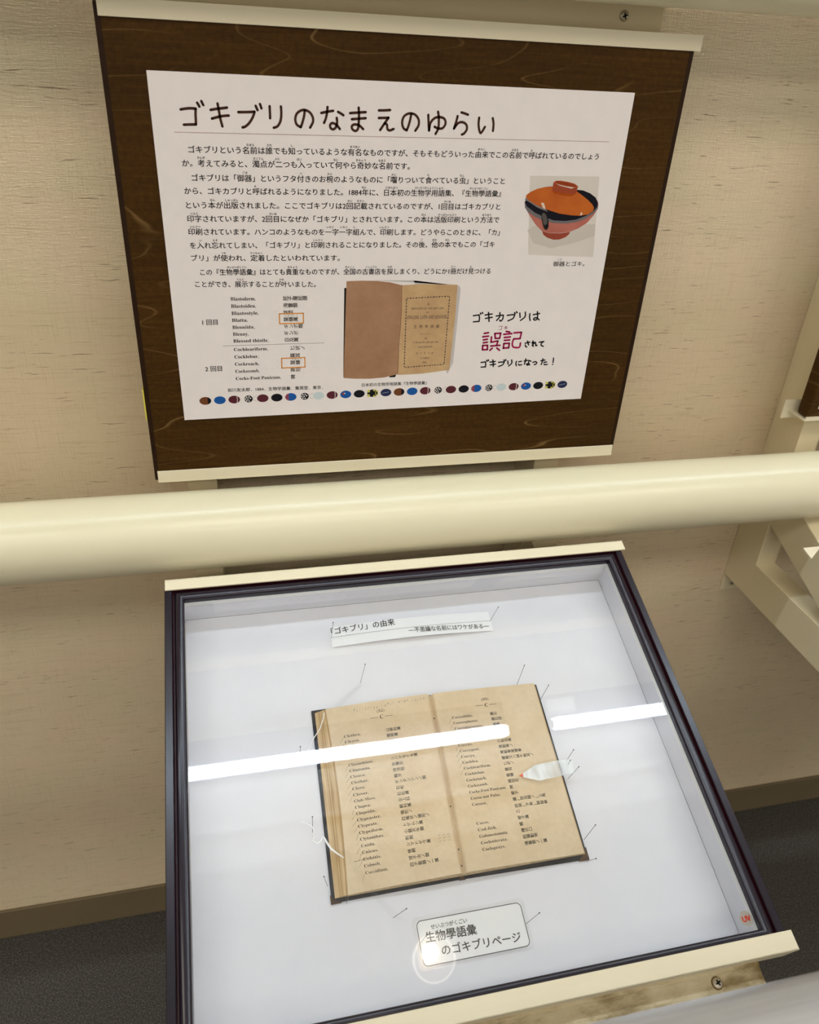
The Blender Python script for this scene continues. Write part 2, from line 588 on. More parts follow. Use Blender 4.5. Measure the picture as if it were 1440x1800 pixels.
# ------------------------------------------------------------------ measured pen strokes of the poster (mm from its top left corner, y down)
TITLE=[[(23.5, 26.8), (26.6, 26.2), (30.7, 25.7), (35.4, 25.8)], [(35.4, 25.8), (34.9, 29.9), (34.8, 33.7), (34.6, 37.4)], [(34.6, 37.4), (29.6, 37.6), (25.0, 37.9)], [(36.9, 21.5), (37.7, 22.8), (38.4, 24.2)], [(40.3, 20.2), (40.9, 21.6), (41.6, 23.0)], [(47.1, 26.3), (52.0, 25.4), (56.9, 24.7), (60.3, 24.2)], [(47.7, 32.7), (52.3, 31.4), (56.5, 30.5), (61.3, 30.0)], [(53.0, 21.5), (53.7, 26.7), (54.4, 32.4), (55.7, 38.2)], [(69.2, 27.2), (75.6, 27.0), (82.4, 26.5)], [(82.4, 26.5), (80.7, 30.6), (77.7, 34.9), (74.4, 37.7), (72.0, 38.5)], [(83.5, 22.1), (84.1, 23.6), (84.9, 25.2)], [(87.0, 20.7), (87.6, 22.2), (88.1, 23.8)], [(94.8, 22.0), (94.9, 26.0), (94.9, 30.9)], [(104.1, 21.9), (104.2, 27.6), (103.3, 32.8), (100.8, 36.7), (97.6, 38.0)], [(123.7, 23.8), (123.1, 28.3), (121.5, 33.6), (120.1, 36.9)], [(120.1, 36.9), (116.8, 34.9), (115.7, 31.1), (116.8, 27.2), (119.9, 24.6), (123.7, 23.8), (127.8, 25.4), (130.3, 29.0), (130.4, 32.7), (128.0, 37.0)], [(137.5, 25.6), (142.4, 24.5), (147.6, 23.6)], [(142.8, 20.9), (142.4, 25.0), (141.3, 29.7), (139.8, 33.0)], [(151.7, 24.3), (154.1, 25.4), (156.3, 26.7)], [(150.6, 28.9), (150.9, 32.7), (149.8, 36.1), (147.6, 37.7), (145.4, 36.7), (145.1, 34.2), (147.2, 32.9), (150.6, 34.4), (153.3, 37.3)], [(161.9, 24.9), (169.1, 24.2), (175.3, 23.7)], [(163.5, 29.5), (169.2, 28.9), (175.4, 28.3)], [(169.2, 20.5), (169.6, 26.8), (169.4, 32.8), (168.8, 36.8), (166.7, 38.4), (164.0, 37.0), (163.7, 34.6), (166.1, 33.4), (170.0, 34.1), (173.4, 36.8)], [(186.6, 22.0), (191.5, 21.8), (196.4, 21.4)], [(186.7, 27.8), (191.0, 27.6), (195.2, 27.3)], [(195.2, 27.3), (191.9, 31.8), (188.2, 37.1)], [(191.9, 31.8), (194.0, 32.7), (194.6, 36.1), (196.7, 37.1), (200.0, 35.9)], [(215.1, 23.4), (214.2, 28.7), (212.9, 33.5), (211.6, 36.6)], [(211.6, 36.6), (208.7, 35.0), (207.3, 30.9), (208.3, 26.5), (211.4, 24.0), (215.1, 23.4), (219.0, 24.6), (221.8, 28.1), (221.9, 32.5), (219.3, 36.7)], [(230.1, 24.0), (230.8, 30.2), (231.6, 36.2)], [(231.6, 36.2), (232.5, 30.2), (236.1, 26.3), (240.7, 25.4), (244.8, 26.7), (246.0, 30.4), (243.7, 33.9), (239.8, 34.3), (236.4, 33.1)], [(238.7, 21.3), (239.7, 26.5), (239.8, 34.0), (237.6, 38.7)], [(259.7, 21.1), (262.4, 21.7), (265.8, 22.7)], [(256.5, 24.1), (255.5, 28.8), (254.0, 34.0)], [(254.0, 34.0), (257.2, 29.8), (261.1, 28.7), (264.8, 30.4), (265.8, 34.0), (263.8, 37.4), (261.6, 38.5)], [(276.2, 24.7), (276.1, 29.5), (277.2, 34.3), (278.7, 36.8), (280.5, 34.9), (282.2, 31.8)], [(288.7, 24.7), (289.9, 29.1), (290.0, 34.8)]]
CALL_BLACK=[[(288.1, 201.5), (294.0, 200.7)], [(294.0, 200.7), (294.7, 204.0), (294.6, 207.4)], [(294.6, 207.4), (288.7, 207.7)], [(295.2, 198.9), (295.8, 200.1)], [(297.0, 198.3), (297.7, 199.3)], [(300.3, 201.0), (304.1, 200.4), (307.5, 200.1)], [(301.0, 204.5), (304.5, 203.9), (308.0, 203.4)], [(303.6, 198.4), (304.4, 202.8), (305.1, 207.5)], [(312.1, 202.3), (316.3, 201.7), (319.5, 201.4)], [(319.5, 201.4), (319.3, 205.5), (317.4, 207.5), (316.3, 206.4)], [(315.6, 198.8), (315.8, 203.0), (313.0, 206.8)], [(323.8, 201.8), (328.4, 201.2), (331.6, 201.3)], [(331.6, 201.3), (330.3, 205.0), (325.2, 207.4)], [(331.1, 199.1), (332.0, 200.3)], [(333.1, 198.2), (333.9, 199.4)], [(336.8, 199.6), (337.7, 204.1)], [(342.5, 198.7), (342.9, 203.5), (338.5, 207.3)], [(347.7, 200.5), (347.9, 204.3), (349.0, 207.5)], [(351.5, 201.6), (355.0, 201.0), (358.2, 200.5)], [(355.5, 198.6), (356.3, 202.4), (356.3, 206.2), (354.1, 207.2), (352.5, 206.2), (353.7, 204.8), (356.3, 205.2), (358.6, 207.0)], [(346.8, 231.5), (349.3, 230.8), (351.8, 230.4)], [(349.1, 229.2), (350.8, 233.4)], [(347.2, 233.2), (348.0, 235.1), (349.2, 235.4)], [(355.0, 229.2), (356.0, 235.1)], [(354.2, 231.3), (356.3, 230.8), (354.9, 233.9)], [(356.5, 232.1), (357.8, 230.7), (358.7, 232.9), (359.0, 234.5), (360.3, 234.0)], [(362.2, 230.8), (367.2, 230.1)], [(367.2, 230.1), (364.8, 232.0), (364.9, 234.1), (367.3, 235.3)], [(301.2, 250.8), (305.9, 250.2)], [(305.9, 250.2), (306.4, 252.8), (306.5, 255.7)], [(306.5, 255.7), (301.7, 255.9)], [(307.0, 248.6), (307.6, 249.7)], [(308.6, 248.2), (309.1, 249.1)], [(310.7, 250.7), (316.5, 250.2)], [(311.4, 253.7), (317.0, 253.1)], [(313.7, 248.4), (314.4, 251.9), (314.9, 255.6)], [(320.2, 251.2), (326.5, 250.9)], [(326.5, 250.9), (325.0, 254.1), (320.8, 255.8)], [(325.9, 249.0), (326.6, 250.0)], [(327.5, 248.5), (328.1, 249.4)], [(330.2, 250.2), (330.9, 253.6)], [(334.3, 249.1), (334.8, 252.6), (331.8, 255.6)], [(339.8, 250.9), (339.5, 253.5), (340.4, 255.6)], [(342.4, 251.4), (345.3, 250.9)], [(342.4, 253.9), (343.6, 255.1), (346.0, 254.6)], [(348.3, 250.8), (351.9, 250.1)], [(349.8, 248.5), (349.7, 251.6), (349.0, 254.2)], [(353.1, 250.2), (356.0, 251.2)], [(353.3, 251.7), (354.0, 254.3), (352.6, 255.4), (351.4, 254.2), (352.8, 253.8), (355.2, 255.1)], [(358.2, 252.6), (360.8, 251.8), (362.6, 252.9), (361.9, 254.6), (360.1, 255.0)], [(367.0, 251.0), (371.5, 250.4)], [(369.0, 248.9), (368.7, 252.2), (367.9, 255.2)], [(370.7, 253.0), (373.7, 252.5)], [(371.0, 254.9), (372.2, 255.5), (374.8, 255.2)], [(380.8, 248.5), (381.1, 253.4)], [(380.8, 255.4), (381.0, 255.6)]]
CALL_RED=[[(301.4, 219.9), (305.8, 219.3)], [(300.2, 223.4), (306.2, 222.9)], [(301.1, 226.7), (305.3, 226.1)], [(301.4, 229.8), (305.7, 229.3)], [(301.1, 232.6), (306.2, 232.6)], [(306.2, 232.6), (306.5, 237.1)], [(306.5, 237.1), (301.3, 237.2)], [(301.3, 237.2), (301.1, 232.6)], [(312.7, 220.3), (319.0, 220.1)], [(319.0, 220.1), (318.4, 225.4)], [(318.4, 225.4), (313.7, 225.4)], [(313.7, 225.4), (312.7, 220.3)], [(309.5, 223.8), (309.6, 229.4)], [(309.6, 229.4), (316.9, 228.2)], [(316.9, 228.2), (316.0, 232.8)], [(309.7, 233.4), (319.6, 232.9)], [(311.6, 235.8), (309.3, 238.0)], [(316.6, 235.7), (319.7, 238.2)], [(324.7, 218.4), (328.4, 219.2)], [(322.4, 221.4), (331.0, 220.8)], [(323.3, 224.7), (329.8, 224.3)], [(323.7, 227.8), (329.5, 227.5)], [(323.7, 231.1), (329.5, 231.0)], [(329.5, 231.0), (329.4, 235.8)], [(329.4, 235.8), (323.6, 236.1)], [(323.6, 236.1), (323.7, 231.1)], [(333.3, 220.1), (341.2, 219.7)], [(341.2, 219.7), (340.6, 226.3)], [(340.6, 226.3), (333.7, 226.5)], [(333.7, 226.5), (332.8, 230.8), (333.9, 234.7), (337.5, 235.8), (341.1, 235.3), (341.6, 231.0)]]
CALL_RUBY=[[(316.1, 213.3), (319.1, 212.9), (319.2, 216.3)], [(319.2, 216.3), (316.5, 216.5)], [(319.9, 212.5), (320.2, 213.0)], [(322.1, 214.1), (325.2, 213.6)], [(322.2, 215.3), (325.5, 214.9)], [(323.5, 212.7), (324.1, 215.8)]]
BOWL={'shadow': [(334.0, 119.3), (339.5, 115.4), (378.0, 113.5), (402.7, 113.4), (404.2, 124.5), (387.1, 130.1), (360.8, 136.3), (341.7, 131.3)], 'bodyb': [(327.7, 93.7), (329.1, 98.9), (334.6, 106.3), (341.7, 114.3), (348.5, 119.7), (356.1, 121.6), (367.1, 121.8), (378.0, 120.4), (386.1, 117.3), (393.9, 112.3), (399.4, 105.7), (402.9, 99.2), (402.8, 94.9), (401.0, 91.2), (394.5, 102.5), (383.0, 107.0), (365.0, 108.2), (346.1, 103.0), (333.1, 95.7)], 'foot': [(348.9, 120.0), (350.9, 123.6), (355.6, 126.3), (362.0, 128.0), (368.1, 127.8), (373.9, 125.7), (377.2, 122.9), (378.0, 120.7), (367.2, 122.1), (356.1, 121.8)], 'greyband': [(327.7, 93.7), (328.8, 98.9), (333.0, 103.4), (340.7, 107.3), (348.3, 110.2), (359.6, 112.6), (373.0, 112.9), (383.8, 111.4), (392.4, 108.0), (399.0, 103.6), (402.9, 99.2), (402.8, 94.9), (400.1, 99.2), (391.9, 104.7), (376.9, 107.0), (358.7, 107.2), (339.8, 100.9)], 'black': [(327.8, 93.7), (330.5, 97.8), (338.9, 103.1), (347.8, 106.7), (359.2, 110.1), (371.4, 110.6), (382.2, 109.2), (391.4, 105.8), (398.1, 102.0), (401.9, 97.6), (402.1, 93.8), (398.8, 89.1), (392.6, 85.4), (384.9, 82.9), (378.8, 82.4), (376.1, 87.8), (361.7, 88.0), (329.6, 91.5)], 'lipgrey': [(327.8, 92.1), (331.7, 93.6), (341.3, 98.8), (352.0, 102.4), (349.9, 100.3), (341.0, 96.7), (332.6, 92.0), (328.3, 90.2)], 'lid': [(328.3, 89.5), (330.9, 92.0), (339.1, 96.2), (350.5, 100.3), (364.3, 103.9), (376.7, 105.4), (385.9, 105.7), (393.7, 104.4), (398.3, 101.4), (398.8, 98.2), (396.2, 95.0), (391.3, 91.3), (384.4, 87.1), (378.4, 83.8), (374.6, 86.2), (364.9, 85.3), (354.8, 81.8), (353.0, 79.8), (346.3, 80.4), (338.3, 82.3), (332.2, 85.0), (328.8, 87.6)], 'liddark': [(353.5, 83.4), (355.4, 86.0), (365.3, 87.9), (373.8, 88.3), (377.1, 86.7), (378.9, 83.0), (372.6, 81.5), (354.3, 78.7)], 'knob': [(353.9, 76.1), (353.6, 79.7), (353.4, 83.4), (357.6, 84.4), (367.4, 86.0), (373.4, 86.3), (376.7, 85.9), (378.3, 83.0), (379.2, 79.3), (372.6, 81.5), (360.3, 79.1)], 'knobrim': [(353.9, 76.1), (356.1, 74.8), (360.8, 74.7), (368.1, 75.6), (374.9, 77.0), (378.8, 79.1), (378.4, 80.4), (374.8, 80.4), (367.5, 79.6), (360.2, 78.3), (355.8, 77.2)], 'knobin': [(355.1, 76.1), (356.7, 75.1), (360.9, 75.2), (368.1, 76.1), (374.3, 77.4), (378.0, 79.1), (377.4, 79.9), (374.1, 79.8), (367.4, 79.0), (360.1, 77.7), (356.4, 76.8)], 'hl1': [(343.9, 94.5), (346.6, 94.2), (348.1, 96.6), (349.5, 100.0), (346.7, 99.2), (345.1, 96.6)], 'hl2': [(385.7, 102.9), (387.4, 102.3), (387.5, 105.0), (385.5, 105.3)], 'roachb': [(345.9, 103.8), (348.4, 102.4), (351.7, 104.5), (354.0, 109.9), (354.9, 115.9), (353.8, 118.6), (351.4, 118.4), (349.4, 115.4), (347.1, 110.0)], 'roach': [(346.2, 104.1), (348.5, 103.2), (350.6, 105.1), (352.7, 109.4), (353.0, 113.2), (350.2, 114.8), (348.2, 111.0)]}

# ================================================================== the room
WALL_Y = 0.8245


def structure(mb, name):
    return tag(mb.build(name), kind='structure')


b = MB(); b.box((-3, WALL_Y, 0), (3, WALL_Y + 0.1, 2.62), M_WALL); structure(b, 'wall_back')
b = MB(); b.box((-3, -3, -0.1), (3, WALL_Y + 0.1, 0), M_FLOOR); structure(b, 'floor')
b = MB(); b.box((-3, -3, 2.60), (3, WALL_Y + 0.1, 2.70), M_CEIL); structure(b, 'ceiling')
b = MB(); b.box((-3, WALL_Y - 0.005, 0), (3, WALL_Y, 0.0655), M_SKIRT)
tag(b.build('baseboard_back', bevel=0.0015), kind='structure')


for i, yy in enumerate((0.331, 0.224)):
    b = MB(); b.box((-3, yy - 0.006, 2.594), (3, yy + 0.006, 2.60), M_WHITE); structure(b, 'trim_%d' % (i + 1))

# ------------------------------------------------------------------ handrails
def bar(name, y, z, r, mat, x0=-2.9, x1=2.9):
    mb = MB()
    mb.tube([(x0, y, z), (x1, y, z)], r, mat, 64)
    return mb.build(name, smooth=True)


rail_y, rail_r = 0.720, 0.0413
h = empty('handrail', Matrix.Translation((0, 0, 0)))
o = bar('rail_tube', rail_y, CZ - 0.453, rail_r, M_RAIL); o.parent = h
for x in (-0.033, 0.3625):
    mb = MB(); mb.box((x - 0.013, 0.7600, CZ - 0.468), (x + 0.013, 0.7676, CZ - 0.438), M_CREAM)
    mb.build('spacer', h)
tag(h, 'thick cream round handrail crossing between the wooden board and the glazed case', 'handrail', 'cream handrails on the wall')
h = empty('handrail', Matrix.Translation((0, 0, 0)))
o = bar('rail_tube', rail_y, CZ + 0.0717, rail_r, M_RAIL); o.parent = h
for x in (-0.033, 0.3625):
    mb = MB(); mb.box((x - 0.013, 0.7600, CZ + 0.0617), (x + 0.013, 0.7676, CZ + 0.0817), M_CREAM)
    mb.build('spacer', h)
tag(h, 'upper cream handrail at the very top edge above the wooden board', 'handrail', 'cream handrails on the wall')

h = empty('barrier_rail', Matrix.Translation((0, 0, 0)))
o = bar('rail_tube', 0.143, CZ - 0.448, 0.041, M_GREYRAIL, -1.2, 1.6); o.parent = h
for x in (-0.9, 1.3):
    mb = MB()
    mb.tube([(x, 0.143, 0.012), (x, 0.143, CZ - 0.485)], 0.022, M_GREYRAIL, 24)
    mb.tube([(x, 0.143, 0.0), (x, 0.143, 0.014)], 0.06, M_GREYRAIL, 32)
    mb.build('post', h, smooth=True)
tag(h, 'blurred silver grey barrier rail in the lower right corner in front of the case', 'rail')


# ------------------------------------------------------------------ wall stand that carries a board and a case
def screw(parent, mat, r=0.0042):
    mb = MB()
    mb.lathe([(r, 0), (r, 0.0008), (r * 0.85, 0.0016), (r * 0.5, 0.0021), (0.0001, 0.0023)], (0, 0, 0), M_SCREW, 24)
    for ang in (0.35, 0.35 + math.pi / 2):
        c, s = math.cos(ang), math.sin(ang)
        L, w, z = r * 0.55, r * 0.16, 0.00245
        mb.add([(c * L - s * w, s * L + c * w, z), (-c * L - s * w, -s * L + c * w, z), (-c * L + s * w, -s * L - c * w, z), (c * L + s * w, s * L - c * w, z)],
               [(0, 1, 2, 3)], M_BLACK)
    o = mb.build('screw', parent, smooth=True)
    o.matrix_local = mat
    return o


def case_yz(s, n):
    """a point of the slope given along (s) and out of (n) the case's top face, as (y, z) of the room"""
    return (math.cos(TILT) * s - math.sin(TILT) * (K0 + n), math.sin(TILT) * s + math.cos(TILT) * (K0 + n) + CZ)


def make_stand(xs, xa, xb, top_n, bot_n, dx=0.0, ds=0.0, board=True, arm_y=0.54):
    st = empty('display_stand', Matrix.Translation((xs[0], 0.79, 0)))
    inv = st.matrix_world.inverted()

    def part(mb, name, bevel=0.001):
        o = mb.build(name, st, bevel=bevel)
        o.matrix_parent_inverse = inv
        return o
    for x in xs:
        mb = MB(); mb.box((x, 0.768, CZ - 0.663), (x + 0.031, WALL_Y - 0.0004, CZ + 0.30), M_CREAM); part(mb, 'post')
        mb = MB(); mb.box((x - 0.0005, WALL_Y - 0.003, CZ - 0.692), (x + 0.0315, WALL_Y - 0.0004, CZ - 0.664), M_CREAM)
        fl = part(mb, 'wall_flange', 0.0004)
        s = screw(fl, Matrix.Translation((x + 0.016, WALL_Y - 0.003, CZ - 0.681)) @ Matrix.Rotation(math.pi / 2, 4, 'X'), 0.003)
        # level arm from the post's foot, sloping bar from the post to the arm's end
        mb = MB()
        e = arm_y
        mb.extrude_x([(0.7685, CZ - 0.663), (0.7685, CZ - 0.609), (e, CZ - 0.609), (e, CZ - 0.663)], x, x + 0.031, M_CREAM)
        part(mb, 'arm')
        mb = MB()
        s0 = (0.768 + math.sin(TILT) * (K0 + top_n)) / math.cos(TILT)
        pts = [case_yz(s0, top_n), case_yz(0.030 + ds, top_n), case_yz(0.030 + ds, bot_n)]
        s1 = (0.768 + math.sin(TILT) * (K0 + bot_n)) / math.cos(TILT)
        pts.append(case_yz(s1, bot_n))
        mb.extrude_x(pts, x + 0.0005, x + 0.0305, M_CREAM)
        part(mb, 'sloping_bar')
        mb = MB()
        mb.extrude_x([case_yz(0.029 + ds, -0.026), case_yz(0.044 + ds, -0.026), case_yz(0.044 + ds, bot_n), case_yz(0.029 + ds, bot_n)], x, x + 0.031, M_CREAM)
        part(mb, 'end_lip')
    # cross plates
    mb = MB(); mb.box((xa, 0.758, CZ - 0.03), (xb, 0.768, CZ + 0.048), M_CREAM)
    top = part(mb, 'cross_plate')
    screw(top, Matrix.Translation((xb - 0.038, 0.758, CZ + 0.0235)) @ Matrix.Rotation(math.pi / 2, 4, 'X'), 0.0044)
    mb = MB()
    mb.extrude_x([case_yz(0.014 + ds, -0.0262), case_yz(0.0465 + ds, -0.0262), case_yz(0.0465 + ds, -0.0205), case_yz(0.0425 + ds, -0.0205),
                  case_yz(0.0415 + ds, -0.022), case_yz(0.014 + ds, -0.022)], xa, xb - 0.003, M_PLATE)
    low = part(mb, 'cross_plate', 0.0)
    tag(low, 'front cross plate with brown stains')
    cy, cz = case_yz(0.0363 + ds, -0.022)
    mb = MB(); mb.ellipse(0, 0, 0.0050, 0.0050, 0.0001, M_STAIN, n=20)
    o = mb.build('rust_ring', low); o.matrix_local = Matrix.Translation((xb - 0.045, cy, cz)) @ Matrix.Rotation(TILT, 4, 'X')
    screw(low, Matrix.Translation((xb - 0.045, cy, cz + 0.0002)) @ Matrix.Rotation(TILT, 4, 'X'), 0.0042)
    # cap strips that hold the board (upright) and the case (sloping)
    L0, L1 = -0.0749 + dx, 0.4265 + dx
    if board:
        for z0, z1, x1 in ((0.0, 0.0125, 0.4330), (-0.4035, -0.3905, 0.4265)):
            mb = MB()
            mb.box((-0.0749 + dx, 0.7365, CZ + z0), (x1 + dx, 0.7380, CZ + z1), M_CAP)
            zb = (z1 - 0.0015, z1) if z0 > -0.1 else (z0, z0 + 0.0015)
            mb.box((-0.0749 + dx, 0.7380, CZ + zb[0]), (x1 + dx, 0.768, CZ + zb[1]), M_CAP)
            part(mb, 'cap_strip', 0.0004)
    for s0, s1, se in ((0.0484, 0.0602, 0.0465), (0.4525, 0.4650, 0.4655)):
        mb = MB()
        a = 0.0450 if se < 0.1 else s0
        mb.extrude_x([case_yz(a + ds, 0.0003), case_yz(s1 + ds, 0.0003), case_yz(s1 + ds, 0.0024), case_yz(a + ds, 0.0024)], L0, L1 - 0.0005, M_CAP)
        a = 0.0450 if se < 0.1 else s1 - 0.0015
        mb.extrude_x([case_yz(a + ds, -0.026), case_yz(a + 0.0015 + ds, -0.026), case_yz(a + 0.0015 + ds, 0.0024), case_yz(a + ds, 0.0024)], L0, L1 - 0.0005, M_CAP)
        part(mb, 'cap_strip', 0.0004)
    return st


stand = make_stand((-0.0486, 0.3470), -0.0486, 0.4020, -0.0565, -0.118)
tag(stand, 'cream wall stand whose cap strips hold the lettered wooden board and the book case', 'stand', 'cream wall display stands')
NX = 0.7900                                   # the next display along the wall
stand2 = make_stand((0.7030, 1.0990), 0.7030, 1.1536, -0.0312, -0.0885, NX, -0.0310, board=False, arm_y=0.455)
tag(stand2, 'next cream wall stand cut off by the right edge, bare triangular bracket showing', 'stand', 'cream wall display stands')


# ------------------------------------------------------------------ wooden board
def make_board():
    bd = empty('display_board', Matrix.Translation((-0.0777, 0.7380, CZ - 0.4020)))
    mb = MB()
    mb.box((0, 0.0003, 0.0006), (0.5055, 0.0185, 0.4122), M_WOOD)
    mb.build('panel', bd, bevel=0.0022)
    for x in (0.0, 0.5010):
        mb = MB(); mb.box((x - 0.0002, 0.00005, 0.0008), (x + 0.0047, 0.0180, 0.4120), M_EDGEWOOD); mb.build('edge_band', bd, bevel=0.001)
    return bd


board = make_board()
tag(board, 'dark brown wooden board with the white poster on it, framed by cream strips', 'board', 'dark wooden display boards')
mb = MB(); mb.box((-0.0016, 0.0005, 0.068), (-0.0003, 0.0150, 0.099), M_YELLOW); mb.build('edge_tape', board)


# ------------------------------------------------------------------ poster
PM = Matrix.Translation((-0.0440, 0.7378, CZ - 0.0346)) @ Matrix.Rotation(math.pi / 2, 4, 'X') @ Matrix.Scale(1, 4)
poster = empty('poster', PM)
tag(poster, 'large white sheet headed with brown handwritten characters, mounted on the dark wooden board', 'poster')
Z1 = 0.0012                                   # face of the sheet above the board


def flip(strokes):
    return [[(x * mm, -y * mm) for x, y in s] for s in strokes]


mb = MB()
corners = [(0, 0), (420.5, 0), (420.2, 296.3), (1.0, 300.6)]
pts = [(x * mm, -y * mm) for x, y in corners]
mb.add([(x, y, 0.0004) for x, y in pts] + [(x, y, Z1) for x, y in pts],
       [(3, 2, 1, 0), (4, 5, 6, 7), (0, 1, 5, 4), (1, 2, 6, 5), (2, 3, 7, 6), (3, 0, 4, 7)], M_PAPER)
mb.build('sheet', poster)
ZP = Z1 + 0.00012

mb = MB()
for s in flip(TITLE):
    mb.stroke(s, 2.05 * mm, ZP, M_TITLE)
tag(mb.build('heading', poster, normals=False), 'dark brown handwritten heading')
mb = MB(); mb.stroke([(16.7 * mm, -43.6 * mm), (403.1 * mm, -40.6 * mm)], 0.32 * mm, ZP, M_RULE, False, False)
tag(mb.build('rule_line', poster, normals=False), 'thin wine red line')

BODY = [
    ('ゴキブリという名前は誰でも知っているような有名なものですが、そもそもどういった由来でこの名前で呼ばれているのでしょう', 26.8, 395.3, 56.2, 53.3,
     [('名前', 'なまえ', 0), ('誰', 'だれ', 0), ('知', 'し', 0), ('有名', 'ゆうめい', 0), ('由来', 'ゆらい', 0), ('名前', 'なまえ', 1), ('呼', 'よ', 0)]),
    ('か。考えてみると、濁点が二つも入っていて何やら奇妙な名前です。', 20.8, 215.9, 66.8, 65.3,
     [('考', 'かんが', 0), ('濁点', 'だくてん', 0), ('二', 'ふた', 0), ('入', 'はい', 0), ('何', 'なに', 0), ('奇妙', 'きみょう', 0), ('名前', 'なまえ', 0)]),
    ('ゴキブリは「御器」というフタ付きのお椀のようなものに「囓りついて食べている虫」ということ', 27.6, 306.1, 78.1, 76.0,
     [('御器', 'ごき', 0), ('付', 'つ', 0), ('椀', 'わん', 0), ('囓', 'かじ', 0), ('食', 'た', 0), ('虫', 'むし', 0)]),
    ('から、ゴキカブリと呼ばれるようになりました。1884年に、日本初の生物学用語集、『生物學語彙』', 20.5, 303.5, 88.6, 86.9,
     [('呼', 'よ', 0), ('年', 'ねん', 0), ('日本初', 'にほんはつ', 0), ('生物学用語集', 'せいぶつがくようごしゅう', 0), ('生物學語彙', 'せいぶつがくごい', 0)]),
    ('という本が出版されました。ここでゴキブリは2回記載されているのですが、1回目はゴキカブリと', 20.9, 304.3, 100.1, 98.4,
     [('本', 'ほん', 0), ('出版', 'しゅっぱん', 0), ('回', 'かい', 0), ('記載', 'きさい', 0), ('回目', 'かいめ', 0)]),
    ('印字されていますが、2回目になぜか「ゴキブリ」とされています。この本は活版印刷という方法で', 20.8, 304.5, 111.2, 110.0,
     [('印字', 'いんじ', 0), ('回目', 'かいめ', 0), ('本', 'ほん', 0), ('活版印刷', 'かっぱんいんさつ', 0), ('方法', 'ほうほう', 0)]),
    ('印刷されています。ハンコのようなものを一字一字組んで、印刷します。どうやらこのときに、「カ」', 20.8, 306.4, 122.1, 121.4,
     [('印刷', 'いんさつ', 0), ('一字', 'いちじ', 0), ('一字', 'いちじ', 1), ('組', 'く', 0), ('印刷', 'いんさつ', 1)]),
    ('を入れ忘れてしまい、「ゴキブリ」と印刷されることになりました。その後、他の本でもこの「ゴキ', 21.2, 302.5, 133.7, 132.4,
     [('入', 'い', 0), ('忘', 'わす', 0), ('印刷', 'いんさつ', 0), ('後', 'ご', 0), ('他', 'ほか', 0), ('本', 'ほん', 0)]),
    ('ブリ」が使われ、定着したといわれています。', 21.2, 153.7, 144.5, 144.8, [('使', 'つか', 0), ('定着', 'ていちゃく', 0)]),
    ('この『生物學語彙』はとても貴重なものですが、全国の古書店を探しまくり、どうにか1冊だけ見つける', 27.9, 301.3, 157.0, 157.6,
     [('生物學語彙', 'せいぶつがくごい', 0), ('貴重', 'きちょう', 0), ('全国', 'ぜんこく', 0), ('古書店', 'こしょてん', 0), ('探', 'さが', 0), ('冊', 'さつ', 0), ('見', 'み', 0)]),
    ('ことができ、展示することが叶いました。', 22.6, 131.4, 167.6, 168.7, [('展示', 'てんじ', 0), ('叶', 'かな', 0)]),
]
mb = MB()
for s, x0, x1, v0, v1, ruby in BODY:
    wts = [0.55 if c in '0123456789' else 1.0 for c in s]
    tot = sum(wts)
    write(mb, s, x0 * mm, x1 * mm, (-v0 - 2.3) * mm, ZP, M_INK, 6.0 * mm, (-v1 - 2.3) * mm, off=0.016)
    for base, kana, nth in ruby:
        i = -1
        for _ in range(nth + 1):
            i = s.find(base, i + 1)
        c = (sum(wts[:i]) + sum(wts[i:i + len(base)]) / 2) / tot
        cx = x0 + (x1 - x0) * c
        cv = v0 + (v1 - v0) * c
        wd = min(len(kana) * 2.2, len(base) * 6.0 + 1.5) - 0.3
        write(mb, kana, (cx - wd / 2) * mm, (cx + wd / 2) * mm, (-cv + 3.35) * mm, ZP, M_INK, 2.3 * mm, off=0.022)
mb.build('body_text', poster, normals=False)

# photograph of the lacquer bowl, printed flat
mb = MB()
M_PH = clouded('photo_ground', (0.66, 0.61, 0.555), (0.72, 0.67, 0.61), 25, 0.5)
mb.poly([(x * mm, -y * mm) for x, y in ((330, 71), (399.1, 70.5), (406.5, 144.5), (338, 142.2))], ZP, M_PH)
M_B = {
    'shadow': principled('photo_grey_ground', (0.60, 0.555, 0.50), 0.5), 'bodyb': clouded('photo_salmon', (0.50, 0.16, 0.12), (0.42, 0.12, 0.085), 60, 0.5),
    'foot': clouded('photo_brick', (0.34, 0.055, 0.02), (0.27, 0.045, 0.02), 80, 0.5), 'greyband': principled('photo_grey', (0.16, 0.15, 0.16), 0.5),
    'black': principled('photo_black', (0.006, 0.006, 0.012), 0.5), 'lipgrey': principled('photo_grey_lip', (0.20, 0.19, 0.19), 0.5),
    'lid': clouded('photo_orange', (0.56, 0.13, 0.008), (0.46, 0.085, 0.004), 55, 0.5), 'liddark': principled('photo_deep_orange', (0.40, 0.07, 0.005), 0.5),
    'knob': clouded('photo_rust', (0.36, 0.055, 0.01), (0.28, 0.04, 0.008), 80, 0.5), 'knobrim': principled('photo_rim', (0.52, 0.14, 0.07), 0.5),
    'knobin': principled('photo_rust_dark', (0.28, 0.045, 0.01), 0.5), 'hl1': principled('photo_glint', (0.72, 0.58, 0.48), 0.5), 'hl2': principled('photo_glint_2', (0.72, 0.58, 0.48), 0.5),
    'roachb': principled('photo_insect_edge', (0.01, 0.01, 0.012), 0.5), 'roach': principled('photo_insect', (0.10, 0.085, 0.08), 0.5)}
for i, k in enumerate(BOWL):
    mb.poly([(x * mm, -y * mm) for x, y in BOWL[k]], ZP + 0.00003 * (i + 1), M_B[k])
tag(mb.build('bowl_picture', poster, normals=False), 'printed picture of an orange lidded bowl')
mb = MB()
